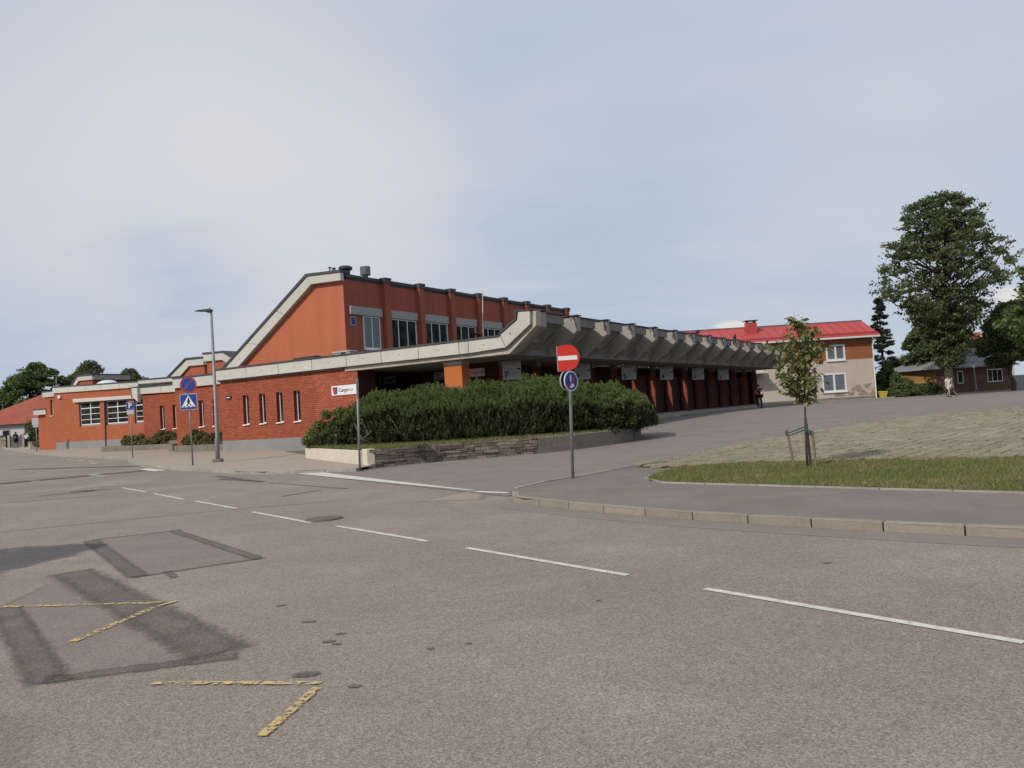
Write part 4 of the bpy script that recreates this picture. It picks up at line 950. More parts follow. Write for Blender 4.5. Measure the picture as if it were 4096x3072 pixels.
for p, q in zip(WL[:4], WL[1:4]):
    p, q = Vector(p), Vector(q); L_ = (q - p).length; d_ = (q - p) / L_; n_ = Vector((d_.y, -d_.x))
    z = .02 + gz(*p) * .9
    while z < zt_ - .03:
        hh = min(rg.uniform(.05, .11), zt_ - z); s = -rg.uniform(0, .1)
        while s < L_:
            w_ = rg.uniform(.16, .48); s1 = min(s + w_, L_)
            if s1 - max(s, 0) > .05:
                a_ = p + d_ * (max(s, 0) + .006); b_ = p + d_ * (s1 - .006); o_ = rg.uniform(.004, .05)
                stones.append((tot, a_ + n_ * o_, b_ + n_ * o_, z + .006, z + hh - .006, o_ + .02))
            s = s1
        z += hh
rgj = MB()
for i, (_, a_, b_, z0, z1, th_) in enumerate(stones):
    mb = MB(); orient_box(mb, a_, b_, th_, z0, z1)
    mb.v = [(x + rg.uniform(-.008, .008), y + rg.uniform(-.008, .008), z_ + rg.uniform(-.008, .008)) for x, y, z_ in mb.v]
    if i < 300: part('stone', lo(mb, 0, 24.3, .1), 'stone', t)
    else: rgj.add(lo(mb, 0, 24.3, .1).v, mb.f)
if rgj.v: part('far_stones', rgj, 'stone', t, kind='stuff')
for p, q in zip(WL[3:], WL[4:]):
    mb = MB(); d_ = (Vector(q) - Vector(p)).normalized(); n_ = Vector((d_.y, -d_.x)); orient_box(mb, Vector(p) + n_ * .035 + d_ * .004, Vector(q) + n_ * .035 - d_ * .004, .28, -.1, zt_ + .01); part('wall_panel', lo(mb, 0, 24.3, .1), 'darkwall', t, bevel=.02)
    mb = MB(); orient_box(mb, Vector(p) + n_ * .07, Vector(q) + n_ * .07, .3, -.1, gz(*p) + .07); part('footing', lo(mb, 0, 24.3, .1), 'darkwall', t)
cz = MB()
for p, q in zip(WL, WL[1:]): orient_box(cz, Vector(p) + Vector((0, -.03)), Vector(q) + Vector((0, -.03)), .3, zt_ + .002, zt_ + .03)
sheet('planter_soil', PB, 0, 'lawn')
so_ = bpy.data.objects['planter_soil']
for v_ in so_.data.vertices: v_.co.z = zt_ - .01
gpl = MB()
g = np.random.default_rng(21); X = g.uniform(-7.7, 4.7, 60000); Y = g.uniform(23, 33, 60000)
k = inpoly_np(X, Y, PB) & (Y < 29); X, Y = X[k][:26000], Y[k][:26000]; n = len(X)
a_ = g.uniform(0, 6.28, n); hh = .07 * g.uniform(.4, 1.6, n); w_ = .012
v = np.stack([np.stack([X - np.cos(a_) * w_, Y - np.sin(a_) * w_, np.full(n, zt_ - .01)], 1), np.stack([X + np.cos(a_) * w_, Y + np.sin(a_) * w_, np.full(n, zt_ - .01)], 1), np.stack([X + g.normal(0, .5, n) * hh, Y + g.normal(0, .5, n) * hh, zt_ + hh], 1)], 1).reshape(-1, 3)
tri_obj('planter_grass', v, 3, 'grass', None, 'stuff', 'bright green grass growing along the top of the stone planter', 'grass', g)

# pine hedge: shoots with upright needle tufts over a rounded mass
ht = thing('pine_hedge', 'broad mass of dwarf mountain pine filling the raised planter', 'hedge', (-1, 28.5, zt_))
TX = [-7.45, -7.0, -6.4, -5.9, -5.4, -4.7, -3.7, -3.0, -2.5, -1.8, -1.0, -.1, .5, 1.3, 2.3, 3.4, 4.3, 4.9, 5.2]
TZ = [.25, .6, 1.0, 1.2, 1.45, 1.62, 1.68, 1.72, 1.8, 1.65, 1.68, 1.72, 1.88, 1.75, 1.6, 1.5, 1.35, 1.0, .3]
def hmass(x, y):
    """height of the mass over the soil"""
    top = np.interp(x, TX, TZ)
    yf = np.interp(x, [-7.6, -4.4, -2.7, .7, 3.1, 4.2, 5.1], [28.8, 25.6, 25.0, 25.2, 26.6, 27.6, 28.6]); yb = 31.8
    t = np.clip((y - yf) / (yb - yf), 0, 1)
    return top * np.clip(np.sin(np.pi * np.clip(t * .78 + .10, 0, 1)), 0, 1) ** .42 * (y > yf) * (y < yb)
def shoots(name, seed, NT, deepmode, K, tlr, nl, nw, tmean):
    g = np.random.default_rng(seed)
    X = g.uniform(-7.5, 5.2, NT * 4); Y = g.uniform(24.8, 31.0, NT * 4); Hh = hmass(X, Y)
    lump = np.array([noise.noise(Vector((x * 1.1, y * 1.1, 0))) for x, y in zip(X, Y)]) * .34 + np.array([noise.noise(Vector((x * 3.2, y * 3.2, 3))) for x, y in zip(X, Y)]) * .18
    ok = Hh > .12
    X, Y, Hh, lump = X[ok][:NT], Y[ok][:NT], Hh[ok][:NT], lump[ok][:NT]; n = len(X)
    q = g.uniform(.1, .92, n) if deepmode else g.uniform(.93, 1.03, n) + g.normal(0, .02, n)
    Zt = np.maximum(zt_ + (Hh + lump * np.minimum(Hh, 1)) * q, zt_ + .06)
    tl = g.uniform(*tlr, n)
    A = np.stack([g.normal(0, .22, n), g.normal(-.10, .22, n) - np.where(Y < 27.0, .30, 0), np.ones(n)], 1); A /= np.linalg.norm(A, axis=1)[:, None]
    Bp = np.stack([X, Y, Zt], 1) - A * tl[:, None] * .55
    e1 = np.cross(A, np.array([1, .3, 0])); e1 /= np.linalg.norm(e1, axis=1)[:, None]; e2 = np.cross(A, e1)
    tt = np.clip(g.normal(tmean, .20, n), 0, 1); vs, tn = [], []
    for k in range(K):
        ang = k * 2.399 + g.uniform(0, 1, n); f = (k + .5) / K
        o = Bp + A * (tl * f * .9)[:, None]; rad = e1 * np.cos(ang)[:, None] + e2 * np.sin(ang)[:, None]
        dirn = rad * (.95 - .50 * f) + A * (.32 + .45 * f); ln = (nl * g.uniform(.8, 1.2, n) * (1.1 - .25 * f))[:, None]
        sd_ = np.cross(dirn, g.normal(size=(n, 3))); sd_ /= (np.linalg.norm(sd_, axis=1)[:, None] + 1e-9); sd_ *= nw
        vs.append(np.stack([o - sd_, o + sd_, o + dirn * ln], 1)); tn.append(np.clip(tt * (.72 + .4 * f) + g.normal(0, .05, n), 0, 1))
    v = np.concatenate(vs, 0).reshape(-1, 3) - np.array([-1, 28.5, zt_])
    tri_obj(name, v, 3, 'pine', ht, 'stuff', None, None, g, np.concatenate(tn))
shoots('needle_shoots', 33, 9500, False, 26, (.11, .20), .078, .0105, .60)
shoots('shaded_needles', 34, 17000, True, 11, (.14, .24), .08, .011, .16)  # deep older needles, toned darker with inner shade put into the colour
# inner needles with shade put into their dark tone, and bare grey stems
rg = random.Random(5)
inn_c = []; 
for _ in range(420):
    x = rg.uniform(-7.0, 4.7); y = rg.uniform(26.2, 30.5); h_ = float(hmass(x, y))
    if h_ > .3: inn_c.append((x + 1, y - 28.5, rg.uniform(.25, .8) * h_)); inn_c.append((x + 1, max(y - 28.5, -2.0), rg.uniform(.05, .45)))
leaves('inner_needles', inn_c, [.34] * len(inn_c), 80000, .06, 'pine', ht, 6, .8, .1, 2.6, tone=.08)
for i in range(34):
    x = rg.uniform(-6.4, .6); y = float(np.interp(x, [-7.6, -4.4, -2.7, .7, 3.1, 4.2], [28.9, 26.1, 25.6, 25.8, 27.0, 28])) + rg.uniform(0, .8)
    mb = MB(); ex = x + rg.choice([-1, 1]) * rg.uniform(.3, .9); hz_ = max(.25, float(hmass(ex, y + .4)) * .75)
    mid = Vector(((x + ex) / 2 + rg.uniform(-.15, .15), y - rg.uniform(0, .25), zt_ + hz_ * rg.uniform(.25, .6)))
    mb.tube([(x, y, zt_ - .02), tuple(mid), (ex, y + rg.uniform(-.3, .2), zt_ + hz_)], [.032, .022, .01], 6)
    e = mid + Vector((rg.uniform(-.5, .5), rg.uniform(-.2, .2), rg.uniform(.1, .4))); mb.tube([tuple(mid), tuple(e)], [.016, .006], 5)
    part('stem', lo(mb, -1, 28.5, zt_), 'barkG', ht, smooth=True)
# loose boughs reaching out on the west end
bc = [(-7.5, 29.0, .95), (-7.2, 28.7, 1.1), (-6.6, 28.2, 1.75), (-6.9, 28.4, 1.4), (-6.1, 28.0, 1.8), (-7.65, 29.2, .8)]
leaves('outer_boughs', [(x + 1, y - 28.5, z_ - zt_) for x, y, z_ in bc], [.22, .3, .22, .25, .25, .16], 3200, .035, 'pine', ht, 8, .8, .1, 3.0)

# ------------------------------------------------------------------ concrete troughs with junipers on the pavement
def trough(x0, y0, x1, y1, h_, dep, lab, name='planter'):
    p, q = Vector((x0, y0)), Vector((x1, y1)); z = gz(x0, y0) + .08
    t = thing(name, lab, 'planter', ((x0 + x1) / 2, (y0 + y1) / 2, z)); L_ = (q - p).length; d_ = (q - p) / L_; n_ = Vector((-d_.y, d_.x))
    c = ((x0 + x1) / 2, (y0 + y1) / 2, z)
    for nm, a_, b_ in (('front_panel', p, q), ('back_panel', p + n_ * (dep - .12), q + n_ * (dep - .12))):
        mb = MB(); orient_box(mb, a_, b_, .12, z - .1, z + h_); part(nm, lo(mb, *c), 'trough', t, bevel=.012)
    for a_ in (p, q - d_ * .12):
        mb = MB(); orient_box(mb, a_ + n_ * .121, a_ + n_ * .121 + d_ * .12, dep - .242, z - .1, z + h_ - .002); part('end_panel', lo(mb, *c), 'trough', t, bevel=.012)
    mb = MB(); orient_box(mb, p + n_ * .12 + d_ * .12, q + n_ * .12 - d_ * .12, dep - .24, z, z + h_ - .06); part('soil', lo(mb, *c), 'soil', t)
    return z + h_
def bush(name, lab, cat, x, y, z, rx, ry, h_, n, mt, seed, size=.05, cl=24, aspect=2.6, group=None, rz=0):
    rg = random.Random(seed); t = thing(name, lab, cat, (x, y, z), rz, group); cs, rs = [], []
    for _ in range(cl):
        a_ = rg.uniform(0, 6.28); q = math.sqrt(rg.random()); zz_ = rg.uniform(.15, 1) * h_ * math.sqrt(max(0.05, 1 - q * q * .85)); r_ = min(rx, ry, h_) * rg.uniform(.22, .42)
        cs.append((math.cos(a_) * q * (rx - r_ * .6), math.sin(a_) * q * (ry - r_ * .6), max(zz_ - r_ * .5, r_ * .3))); rs.append(r_)
    st_ = MB()
    for c in cs[:10]: branch(st_, (rg.uniform(-.1, .1), 0, -.05), c, .03 * h_ + .01, .008, 3, .15, rg, 5)
    part('stems', st_, 'bark', t)
    leaves('foliage', cs, rs, n, size, mt, t, seed, .8, .25, aspect, upb=.7)
    return t
a_, b_ = W(-53.0, 31.8), W(-45.45, 31.8)
tz = trough(a_.x, a_.y, b_.x, b_.y, .36, 1.2, 'long weathered concrete planter left of the brown stone step')
for u, rx, lab, sd in ((-49.9, 1.75, 'rusty green juniper at the left end of the long planter', 41), (-46.9, 1.5, 'rusty green juniper at the right end of the long planter', 42)):
    p = W(u, 32.5); bush('juniper_bush', lab, 'shrub', p.x, p.y, tz - .08, rx, .62, .95, 26000, 'juniper', sd, .055, 60, rz=-TH)
a_, b_ = W(-40.1, 28.3), W(-35.3, 28.3)
tz = trough(a_.x, a_.y, b_.x, b_.y, .38, .98, 'concrete planter right of the stone step beside the lamp post')
for u, rx, hh_, lab, sd in ((-38.75, 1.2, .98, 'large juniper in the planter behind the crossing sign', 43), (-36.7, 1.25, .86, 'juniper in the planter behind the foot of the lamp post', 44)):
    p = W(u, 28.85); bush('juniper_bush', lab, 'shrub', p.x, p.y, tz - .08, rx, .48, hh_, 26000, 'juniper', sd, .05, 60, rz=-TH)
p = W(-42.2, 29.9)
t = thing('stone_step', 'dark stone block standing in the gap between two planters', 'block', (p.x, p.y, gz(p.x, p.y) + .08), -TH)
part('block', MB().box(-.45, .0, -.2, .8, -.1, .40), 'trough', t, bevel=.03); part('slab', MB().box(-.5, .45, -.1, .9, .41, .62), 'trough', t, bevel=.03)
tz = trough(-48.3, 79.8, -42.2, 73.5, .42, 1.4, 'small planter by the far west corner of the station')
bush('juniper_bush', 'low juniper spilling over the small planter by the far corner', 'shrub', -44.0, 76.4, tz - .08, 1.9, 1.2, .9, 9000, 'juniper', 45, .08, 40)
t = thing('bench', 'pale concrete bench block left of the small planter by the far corner', 'bench', (-50.2, 83.5, gz(-50, 83) + .08), R(-48))
part('seat', MB().box(-1.3, .9, -.3, .3, .55, .72), 'trough', t, bevel=.02)
for x in (-1.15, -.5): part('leg', MB().box(x, x + .22, -.28, .28, -.1, .548), 'whitewall', t)
part('side_block', MB().box(.15, .9, -.3, .3, -.1, .548), 'trough', t)
t = thing('litter_bin', 'slim black bin against the orange far corner of the station', 'litter bin', (-41.9, 76.9, gz(-42, 77) + .08))
part('body', MB().tube([(0, 0, 0), (0, 0, .9)], .22, 12), 'black', t); part('lid', MB().tube([(0, 0, .9), (0, 0, .98)], [.25, .2], 12), 'darkm', t)
t = thing('bicycle', 'white and red bicycle parked behind the left juniper', 'bicycle', (*W(-51.2, 34.0)[:2], gz(*W(-51.2, 34.0)[:2]) + .12), R(-60))
def wheel(mb_t, mb_r, c, r_, axis='y', n=20):
    ring = [(c[0] + r_ * math.cos(2 * math.pi * k / n), c[1], c[2] + r_ * math.sin(2 * math.pi * k / n)) for k in range(n + 1)]
    mb_t.tube(ring, .022, 6, False)
    ring = [(c[0] + (r_ - .03) * math.cos(2 * math.pi * k / n), c[1], c[2] + (r_ - .03) * math.sin(2 * math.pi * k / n)) for k in range(n + 1)]
    mb_r.tube(ring, .009, 5, False)
    for k in range(10): mb_r.tube([c, (c[0] + (r_ - .03) * math.cos(k * .628), c[1], c[2] + (r_ - .03) * math.sin(k * .628))], .003, 4, False)
    mb_r.tube([(c[0], c[1] - .05, c[2]), (c[0], c[1] + .05, c[2])], .025, 8)
def bicycle(t, frame_m, basket=False):
    for x in (-.52, .52):
        a_, b_ = MB(), MB(); wheel(a_, b_, (x, 0, .34), .335); w_ = part('wheel', b_, 'metal', t); part('tyre', a_, 'tyre', w_)
    f = MB(); F = dict(bb=(-.08, 0, .30), seat=(-.2, 0, .82), head=(.36, 0, .86), hl=(.40, 0, .70), ra=(-.52, 0, .34), fa=(.52, 0, .34))
    for p, q in (('bb', 'seat'), ('seat', 'head'), ('bb', 'hl'), ('bb', 'ra'), ('seat', 'ra'), ('head', 'hl')): f.tube([F[p], F[q]], .018, 6)
    for y in (-.05, .05): f.tube([(.40, y, .70), (.52, y, .34)], .012, 6)
    part('frame', f, frame_m, t)
    part('handlebar', MB().tube([(.34, 0, .86), (.33, 0, .98)], .014, 6).tube([(.22, -.28, 1.0), (.32, -.22, 1.0), (.34, 0, .99), (.32, .22, 1.0), (.22, .28, 1.0)], .014, 6), 'darkm', t)
    part('saddle', MB().ball((-.23, 0, .90), (.14, .08, .04), 8, 5).tube([(-.2, 0, .8), (-.22, 0, .89)], .013, 6), 'black', t, smooth=True)
    part('pedals', MB().tube([(-.08, -.1, .30), (-.08, .1, .30)], .012, 6).box(-.13, -.03, -.2, -.1, .12, .14).box(-.13, -.03, .1, .2, .46, .48).tube([(-.08, -.1, .3), (-.08, -.1, .13)], .01, 5).tube([(-.08, .1, .3), (-.08, .1, .47)], .01, 5), 'darkm', t)
    if basket: part('basket', MB().box(.42, .72, -.19, .19, .74, .98), 'clB', t, bevel=.03)
bicycle(t, 'white')

# ------------------------------------------------------------------ street furniture
def base_at(x, y, extra=.09): return (x, y, gz(x, y) + extra)
t = thing('street_lamp', 'tall grey street lamp post on the pavement in front of the brick corner', 'street lamp', base_at(-11.47, 30.83))
part('base_cover', MB().box(-.17, .17, -.17, .17, -.05, .13), 'trough', t, bevel=.03)
part('post', MB().tube([(0, 0, 0), (0, 0, .9), (.02, 0, .95), (.02, 0, 5.8)], [.085, .085, .075, .045], 12), 'metal', t, smooth=True)
hd = MB(); hd.prism([(-.62, 5.86), (-.45, 5.90), (-.1, 5.92), (.07, 5.90), (.04, 5.80), (-.12, 5.78), (-.24, 5.83)], -.11, .11); part('lamp_head', hd, 'darkm', t, bevel=.02)
part('sensor', MB().tube([(-.03, 0, 5.92), (-.03, 0, 5.97)], .02, 6), 'darkm', t)

def disc(mb, x, y, z, r_, th_=.012, n=28, squash=1, ang=0):
    c, s = math.cos(ang), math.sin(ang)
    vs = []
    for yy in (-th_ / 2, th_ / 2):
        for k in range(n):
            a_ = r_ * math.cos(2 * math.pi * k / n); vs.append((x + a_ * c - yy * s, y + a_ * s + yy * c, z + r_ * math.sin(2 * math.pi * k / n)))
    fs = [tuple(range(n)), tuple(range(2 * n - 1, n - 1, -1))] + [((k + 1) % n, k, k + n, (k + 1) % n + n) for k in range(n)]
    return mb.add(vs, fs)
# no parking + crossing
t = thing('crossing_sign_post', 'slim grey post carrying a no parking disc over a zebra crossing sign', 'signpost', base_at(-11.9, 29.39))
part('pole', MB().tube([(.04, 0, -.1), (0, .03, 3.2)], .03, 10), 'metal', t, smooth=True)
dk = part('round_sign', disc(MB(), .02, -.03, 2.97, .305), 'ringred', t, label='no parking disc')
part('blue_field', disc(MB(), .02, -.042, 2.97, .245, .006), 'bluesign', dk)
c, s = math.cos(R(48)), math.sin(R(48))
part('slash', MB().add([(.02 - c * .24 + s * .025, -.048, 2.97 - s * .24 - c * .025), (.02 + c * .24 + s * .025, -.048, 2.97 + s * .24 - c * .025), (.02 + c * .24 - s * .025, -.048, 2.97 + s * .24 + c * .025), (.02 - c * .24 - s * .025, -.048, 2.97 - s * .24 + c * .025)], [(0, 1, 2, 3)]), 'ringred', dk)
sg = part('square_sign', MB().box(-.31, .33, -.045, -.03, 2.05, 2.64), 'greysign', t, label='blue zebra crossing sign with pale rim', bevel=.004)
part('blue_field', MB().box(-.285, .305, -.050, -.0455, 2.075, 2.615), 'bluesign', sg)
part('triangle', MB().prism([(-.25, 2.15), (.27, 2.15), (.01, 2.58)], -.055, -.0505), 'whitesign', sg)
pg = MB().ball((.015, -.062, 2.47), (.027, .004, .03), 8, 6)
for p, q, r_ in (((.02, 2.44), (.01, 2.31), .028), ((.01, 2.32), (-.06, 2.20), .016), ((.01, 2.32), (.07, 2.26), .016), ((.07, 2.26), (.10, 2.19), .014), ((.02, 2.42), (-.045, 2.34), .012), ((.02, 2.42), (.075, 2.34), .012)):
    pg.tube([(p[0], -.06, p[1]), (q[0], -.06, q[1])], r_, 6)
for x in (-.15, .01, .17): pg.box(x - .03, x + .03, -.0585, -.0555, 2.16, 2.19)
part('walking_figure', pg, 'black', sg)
# P sign
t = thing('parking_sign_post', 'thin post with a blue P parking sign and small plate below', 'signpost', base_at(-19.66, 41.07))
part('pole', MB().tube([(.03, 0, -.1), (0, .03, 2.85)], .03, 8), 'metal', t, smooth=True)
sg = part('square_sign', MB().box(-.17, .23, -.045, -.03, 2.48, 2.87), 'greysign', t, bevel=.004)
part('blue_field', MB().box(-.155, .215, -.05, -.0455, 2.495, 2.855), 'bluesign', sg)
part('letter_P', face(text_mb('P', .36, ext=.006), .03, -.053, 2.675), 'whitesign', sg)
part('lower_plate', MB().box(-.15, .2, -.045, -.03, 2.24, 2.46), 'greysign', t, bevel=.004)
# no entry
t = thing('no_entry_sign_post', 'grey post with a red D shaped no entry sign above two round blue signs', 'signpost', base_at(1.02, 15.23))
part('pole', MB().tube([(.02, 0, -.1), (.09, .035, 1.9), (.11, .035, 2.50)], .030, 12), 'metal', t, smooth=True)
prof = [(-.125, 2.03), (.08, 2.045)]
for k in range(13):
    a_ = R(-82 + 164 * k / 12); prof.append((.09 + .205 * math.cos(a_) , 2.29 + .243 * math.sin(a_)))
prof += [(.08, 2.535), (-.125, 2.52)]
ne = part('no_entry_plate', MB().prism(prof, -.018, -.006), 'redsign', t, bevel=.003)
part('white_bar', MB().box(-.115, .25, -.024, -.0185, 2.245, 2.325), 'whitesign', ne)
part('rim', MB().box(-.135, -.1255, -.024, .004, 2.035, 2.515), 'greysign', ne)
AG = R(45); ca_, sa_ = math.cos(AG), math.sin(AG)
SX, SY = .10, -.045
ds = part('round_sign', disc(MB(), SX, SY, 1.84, .195, .014, ang=AG), 'whitesign', t, label='blue round sign with white figures and a red slash')
part('blue_field', disc(MB(), SX + .010 * sa_, SY - .010 * ca_, 1.84, .170, .006, ang=AG), 'bluesign', ds)
def onsign(pts, o_): return [(SX + .0135 * sa_ + a_ * ca_ + o_ * sa_, SY - .0135 * ca_ + a_ * sa_ - o_ * ca_, 1.84 + b_) for a_, b_ in pts]
part('slash', MB().add(onsign([(-.115, -.135), (-.095, -.15), (.13, .105), (.11, .12)], .006), [(0, 1, 2, 3)]), 'redsign', ds)
part('pictogram', MB().add(onsign([(-.04, .0), (-.02, -.04), (.0, .04), (-.01, .13), (-.035, .12), (-.05, .06)], .0045), [(0, 1, 2, 3, 4, 5)]).add(onsign([(-.06, -.07), (-.06, -.12), (.0, -.13), (.06, -.11), (.07, -.06), (.0, -.04)], .0045), [(0, 1, 2, 3, 4, 5)]), 'whitesign', ds)
d2 = part('round_sign', disc(MB(), .045, .045, 1.855, .180, .012, ang=AG), 'black', t, label='dark back of a second round sign')
part('pale_rim', disc(MB(), .030, .060, 1.855, .195, .010, ang=AG), 'whitesign', d2)
part('clamp', MB().box(.05, .13, -.02, .08, 1.80, 1.88), 'darkm', t)
# bare post near the planter
t = thing('back_facing_post', 'grey post with a narrow sign seen edge on, beside the cream planter wall', 'signpost', base_at(-4.32, 22.07))
part('pole', MB().tube([(0, 0, -.1), (.05, .02, 2.45)], .032, 10), 'metal', t, smooth=True)
part('edge_plate', MB().box(.03, .048, -.30, .30, 1.9, 2.46, rot=R(11)), 'metal', t, bevel=.004)
part('plate_rim', MB().box(.075, .082, -.06, .0, 2.2, 2.46), 'whitesign', t)
t = thing('back_facing_sign', 'grey back of a traffic sign on a post by the far corner of the station', 'signpost', base_at(-40.49, 67.81))
part('pole', MB().tube([(0, 0, -.1), (-.02, .03, 2.6)], .035, 8), 'metal', t, smooth=True)
part('back_plate', MB().box(-.33, .22, -.01, .01, 2.28, 2.86), 'greysign', t); part('lower_plate', MB().box(-.26, .2, -.01, .01, 2.08, 2.26), 'greysign', t)

# ------------------------------------------------------------------ young tree with stakes
yx, yy = 5.18, 14.35; yz = gz(yx, yy) + .11
t = thing('young_tree', 'young tree with reddish and green leaves planted in the grass strip', 'tree', (yx, yy, yz))
rg = random.Random(3)
tr = MB(); tp = [(0, 0, -.05), (.01, 0, .6), (.04, 0, 1.15), (.055, .01, 1.6), (.03, 0, 2.1), (.0, 0, 2.5), (-.04, 0, 2.78)]
tr.tube(tp, [.024, .020, .017, .014, .010, .006, .003], 8); part('trunk', tr, 'bark', t, smooth=True)
tips = []; bt = MB()
def tpos(z):
    zs_ = [p[2] for p in tp]; return Vector((float(np.interp(z, zs_, [p[0] for p in tp])), 0, z))
prof = [(1.15, .06), (1.35, .28), (1.5, .48), (1.7, .52), (1.85, .42), (1.98, .58), (2.15, .68), (2.3, .62), (2.45, .48), (2.55, .24), (2.78, .06)]
for i in range(84):
    z1 = rg.uniform(1.25, 2.72); wd_ = float(np.interp(z1, [p[0] for p in prof], [p[1] for p in prof])); a_ = rg.uniform(0, 6.283); q = rg.uniform(.55, 1)
    e = Vector((math.cos(a_) * wd_ * q, math.sin(a_) * wd_ * q * .9, z1)); z0 = max(1.1, z1 - .12 - wd_ * .8 * q)
    pts = branch(bt, tpos(z0), e, .007, .0025, 3, .15, rg, 5); tips.append((tpos(z0), pts))
part('branches', bt, 'bark', t)
def leafmesh(seed):
    g_ = random.Random(seed); L_, w_ = .135, .058; b_ = g_.uniform(.008, .03)
    vs = [(0, 0, 0), (w_ * .5, L_ * .3, .010), (w_ * .55, L_ * .6, .004 - b_ * .4), (0, L_, -b_), (-w_ * .55, L_ * .6, .004 - b_ * .4), (-w_ * .5, L_ * .3, .010), (0, L_ * .3, -.002), (0, L_ * .6, -.006 - b_ * .4)]
    return MB().add(vs, [(0, 1, 6), (0, 6, 5), (1, 2, 7, 6), (5, 6, 7, 4), (2, 3, 7), (4, 7, 3)], .5).mesh('leaf', 'leafY')
lm = [leafmesh(s) for s in range(5)]; cnt = 0; more = MB()
for b0, pts in tips * 4:
    for _ in range(3):
        k = rg.uniform(.35, 1.0); f = k * (len(pts) - 1); i = min(int(f), len(pts) - 2); p = pts[i].lerp(pts[i + 1], f - i) + Vector((rg.gauss(0, .035), rg.gauss(0, .035), rg.gauss(0, .03)))
        rot = (rg.gauss(-.35, .55), rg.gauss(0, .5), rg.uniform(0, 6.283)); sc = rg.uniform(.6, 1.15)
        if cnt < 300:
            o = link('leaf', rg.choice(lm), t, p, rot); o.scale = (sc, sc, sc); cnt += 1
        else:
            mt_ = Matrix.Translation(p) @ __import__('mathutils').Euler(rot).to_matrix().to_4x4() @ Matrix.Scale(sc, 4)
            me = rg.choice(lm); more.add([tuple(mt_ @ v_.co) for v_ in me.vertices], [tuple(q.vertices) for q in me.polygons], rg.random())
part('small_leaves', more, 'leafY', t, kind='stuff')
for lab, (bx, by), (tx_, ty_, tz_) in (('leaning wooden stake left of the young tree', (-.21, .04), (-.30, .06, .68)), ('tall wooden stake close behind the young tree', (.10, .08), (.065, .10, .86)), ('wooden stake right of the young tree', (.15, -.01), (.125, -.02, .63))):
    s_t = thing('stake', lab, 'stake', (yx + bx, yy + by, yz), 0, 'three stakes around the young tree')
    part('post', MB().tube([(0, 0, -.1), (tx_ - bx, ty_ - by, tz_)], .025, 8), 'stakem', s_t)
ti = thing('tree_tie', 'green webbing strap tying the young tree to its stakes', 'strap', (yx, yy, yz + .60))
mb = MB()
for a_, b_ in (((-.28, .05, .0), (.0, -.02, .10)), ((.0, -.02, .10), (.09, -.02, .01)), ((.0, .03, .10), (.05, .10, .06)), ((-.28, .05, -.05), (.0, .02, .04))):
    mb.add([a_, b_, (b_[0], b_[1], b_[2] + .022), (a_[0], a_[1], a_[2] + .022)], [(0, 1, 2, 3)])
mb.tube([(-.30, .06, -.03), (-.31, .06, .05)], .027, 8); mb.tube([(.035, 0, .02), (.035, 0, .14)], .028, 8); mb.tube([(.085, -.02, -.05), (.09, -.02, .04)], .027, 8)
part('strap', mb, 'tie', ti)

# ------------------------------------------------------------------ big trees and shrubs on the right
tree('lime_tree', 'very tall lime tree with open crown standing before the wooden house', 'tree', 38.3, 70, 17.8,
     [(2.6, .8, 1.2), (4.2, 1.6, 2.2), (5.6, 2.3, 2.6), (7.6, 4.4, 4.0), (8.8, 5.2, 4.8), (9.6, 6.5, 5.6), (10.6, 6.3, 6.6), (12.2, 5.2, 6.9), (13.1, 5.0, 6.5), (14.5, 3.9, 4.6), (15.6, 3.5, 4.3), (16.8, 2.9, 3.8), (17.6, .9, 2.9)],
     .40, 3.5, 440, 32000, .16, 'leafL', 101, clump=(.35, .75), limbs=90, flat=.5, loose=15000, shell=.1, depth=.8)
tree('maple_tree', 'dark dense tree between the lime trunk and the spruce', 'tree', 44.6, 84, 8.7,
     [(2.6, 2.4, 3.0), (4, 3.8, 3.8), (5, 3.5, 4.0), (6, 2.8, 4.0), (7.5, 1.2, 2.6), (8.6, .2, .8)], .25, 1, 120, 36000, .2, 'leafD', 102, clump=(.6, 1.1), limbs=10)
tree('shade_tree', 'dark broad tree hanging over the roof of the wooden house', 'tree', 46.2, 74, 8.0,
     [(2.7, 1.6, 3.2), (3.4, 3.0, 3.6), (4.5, 3.8, 4.0), (5.4, 2.4, 4.2), (6.4, 1.6, 4), (8, .5, 3.0)], .22, 2, 120, 36000, .18, 'leafD', 103, clump=(.6, 1.1), limbs=10)
tree('roadside_tree', 'leafy tree reaching in at the right edge above the paved field', 'tree', 18.9, 26.3, 5.6,
     [(2.3, 1.9, 2.0), (2.8, 2.6, 2.4), (3.3, 2.9, 2.6), (4.0, 2.4, 2.5), (4.6, 2.3, 2.4), (5.6, .6, .9)], .10, 1.5, 110, 15000, .10, 'leafG', 104, clump=(.25, .5), limbs=40, shell=.1, flat=.7)
tree('roadside_tree', 'leafy young tree just outside the left edge, shading the near side of the road', 'tree', -9.9, 6.7, 4.6, [(2.3, .7, .9), (2.9, 1.3, 1.5), (3.6, 1.5, 1.7), (4.2, 1.0, 1.1), (4.7, .2, .3)], .07, 1.8, 46, 9000, .09, 'leafL', 105, clump=(.25, .5), limbs=24, bark='bark')
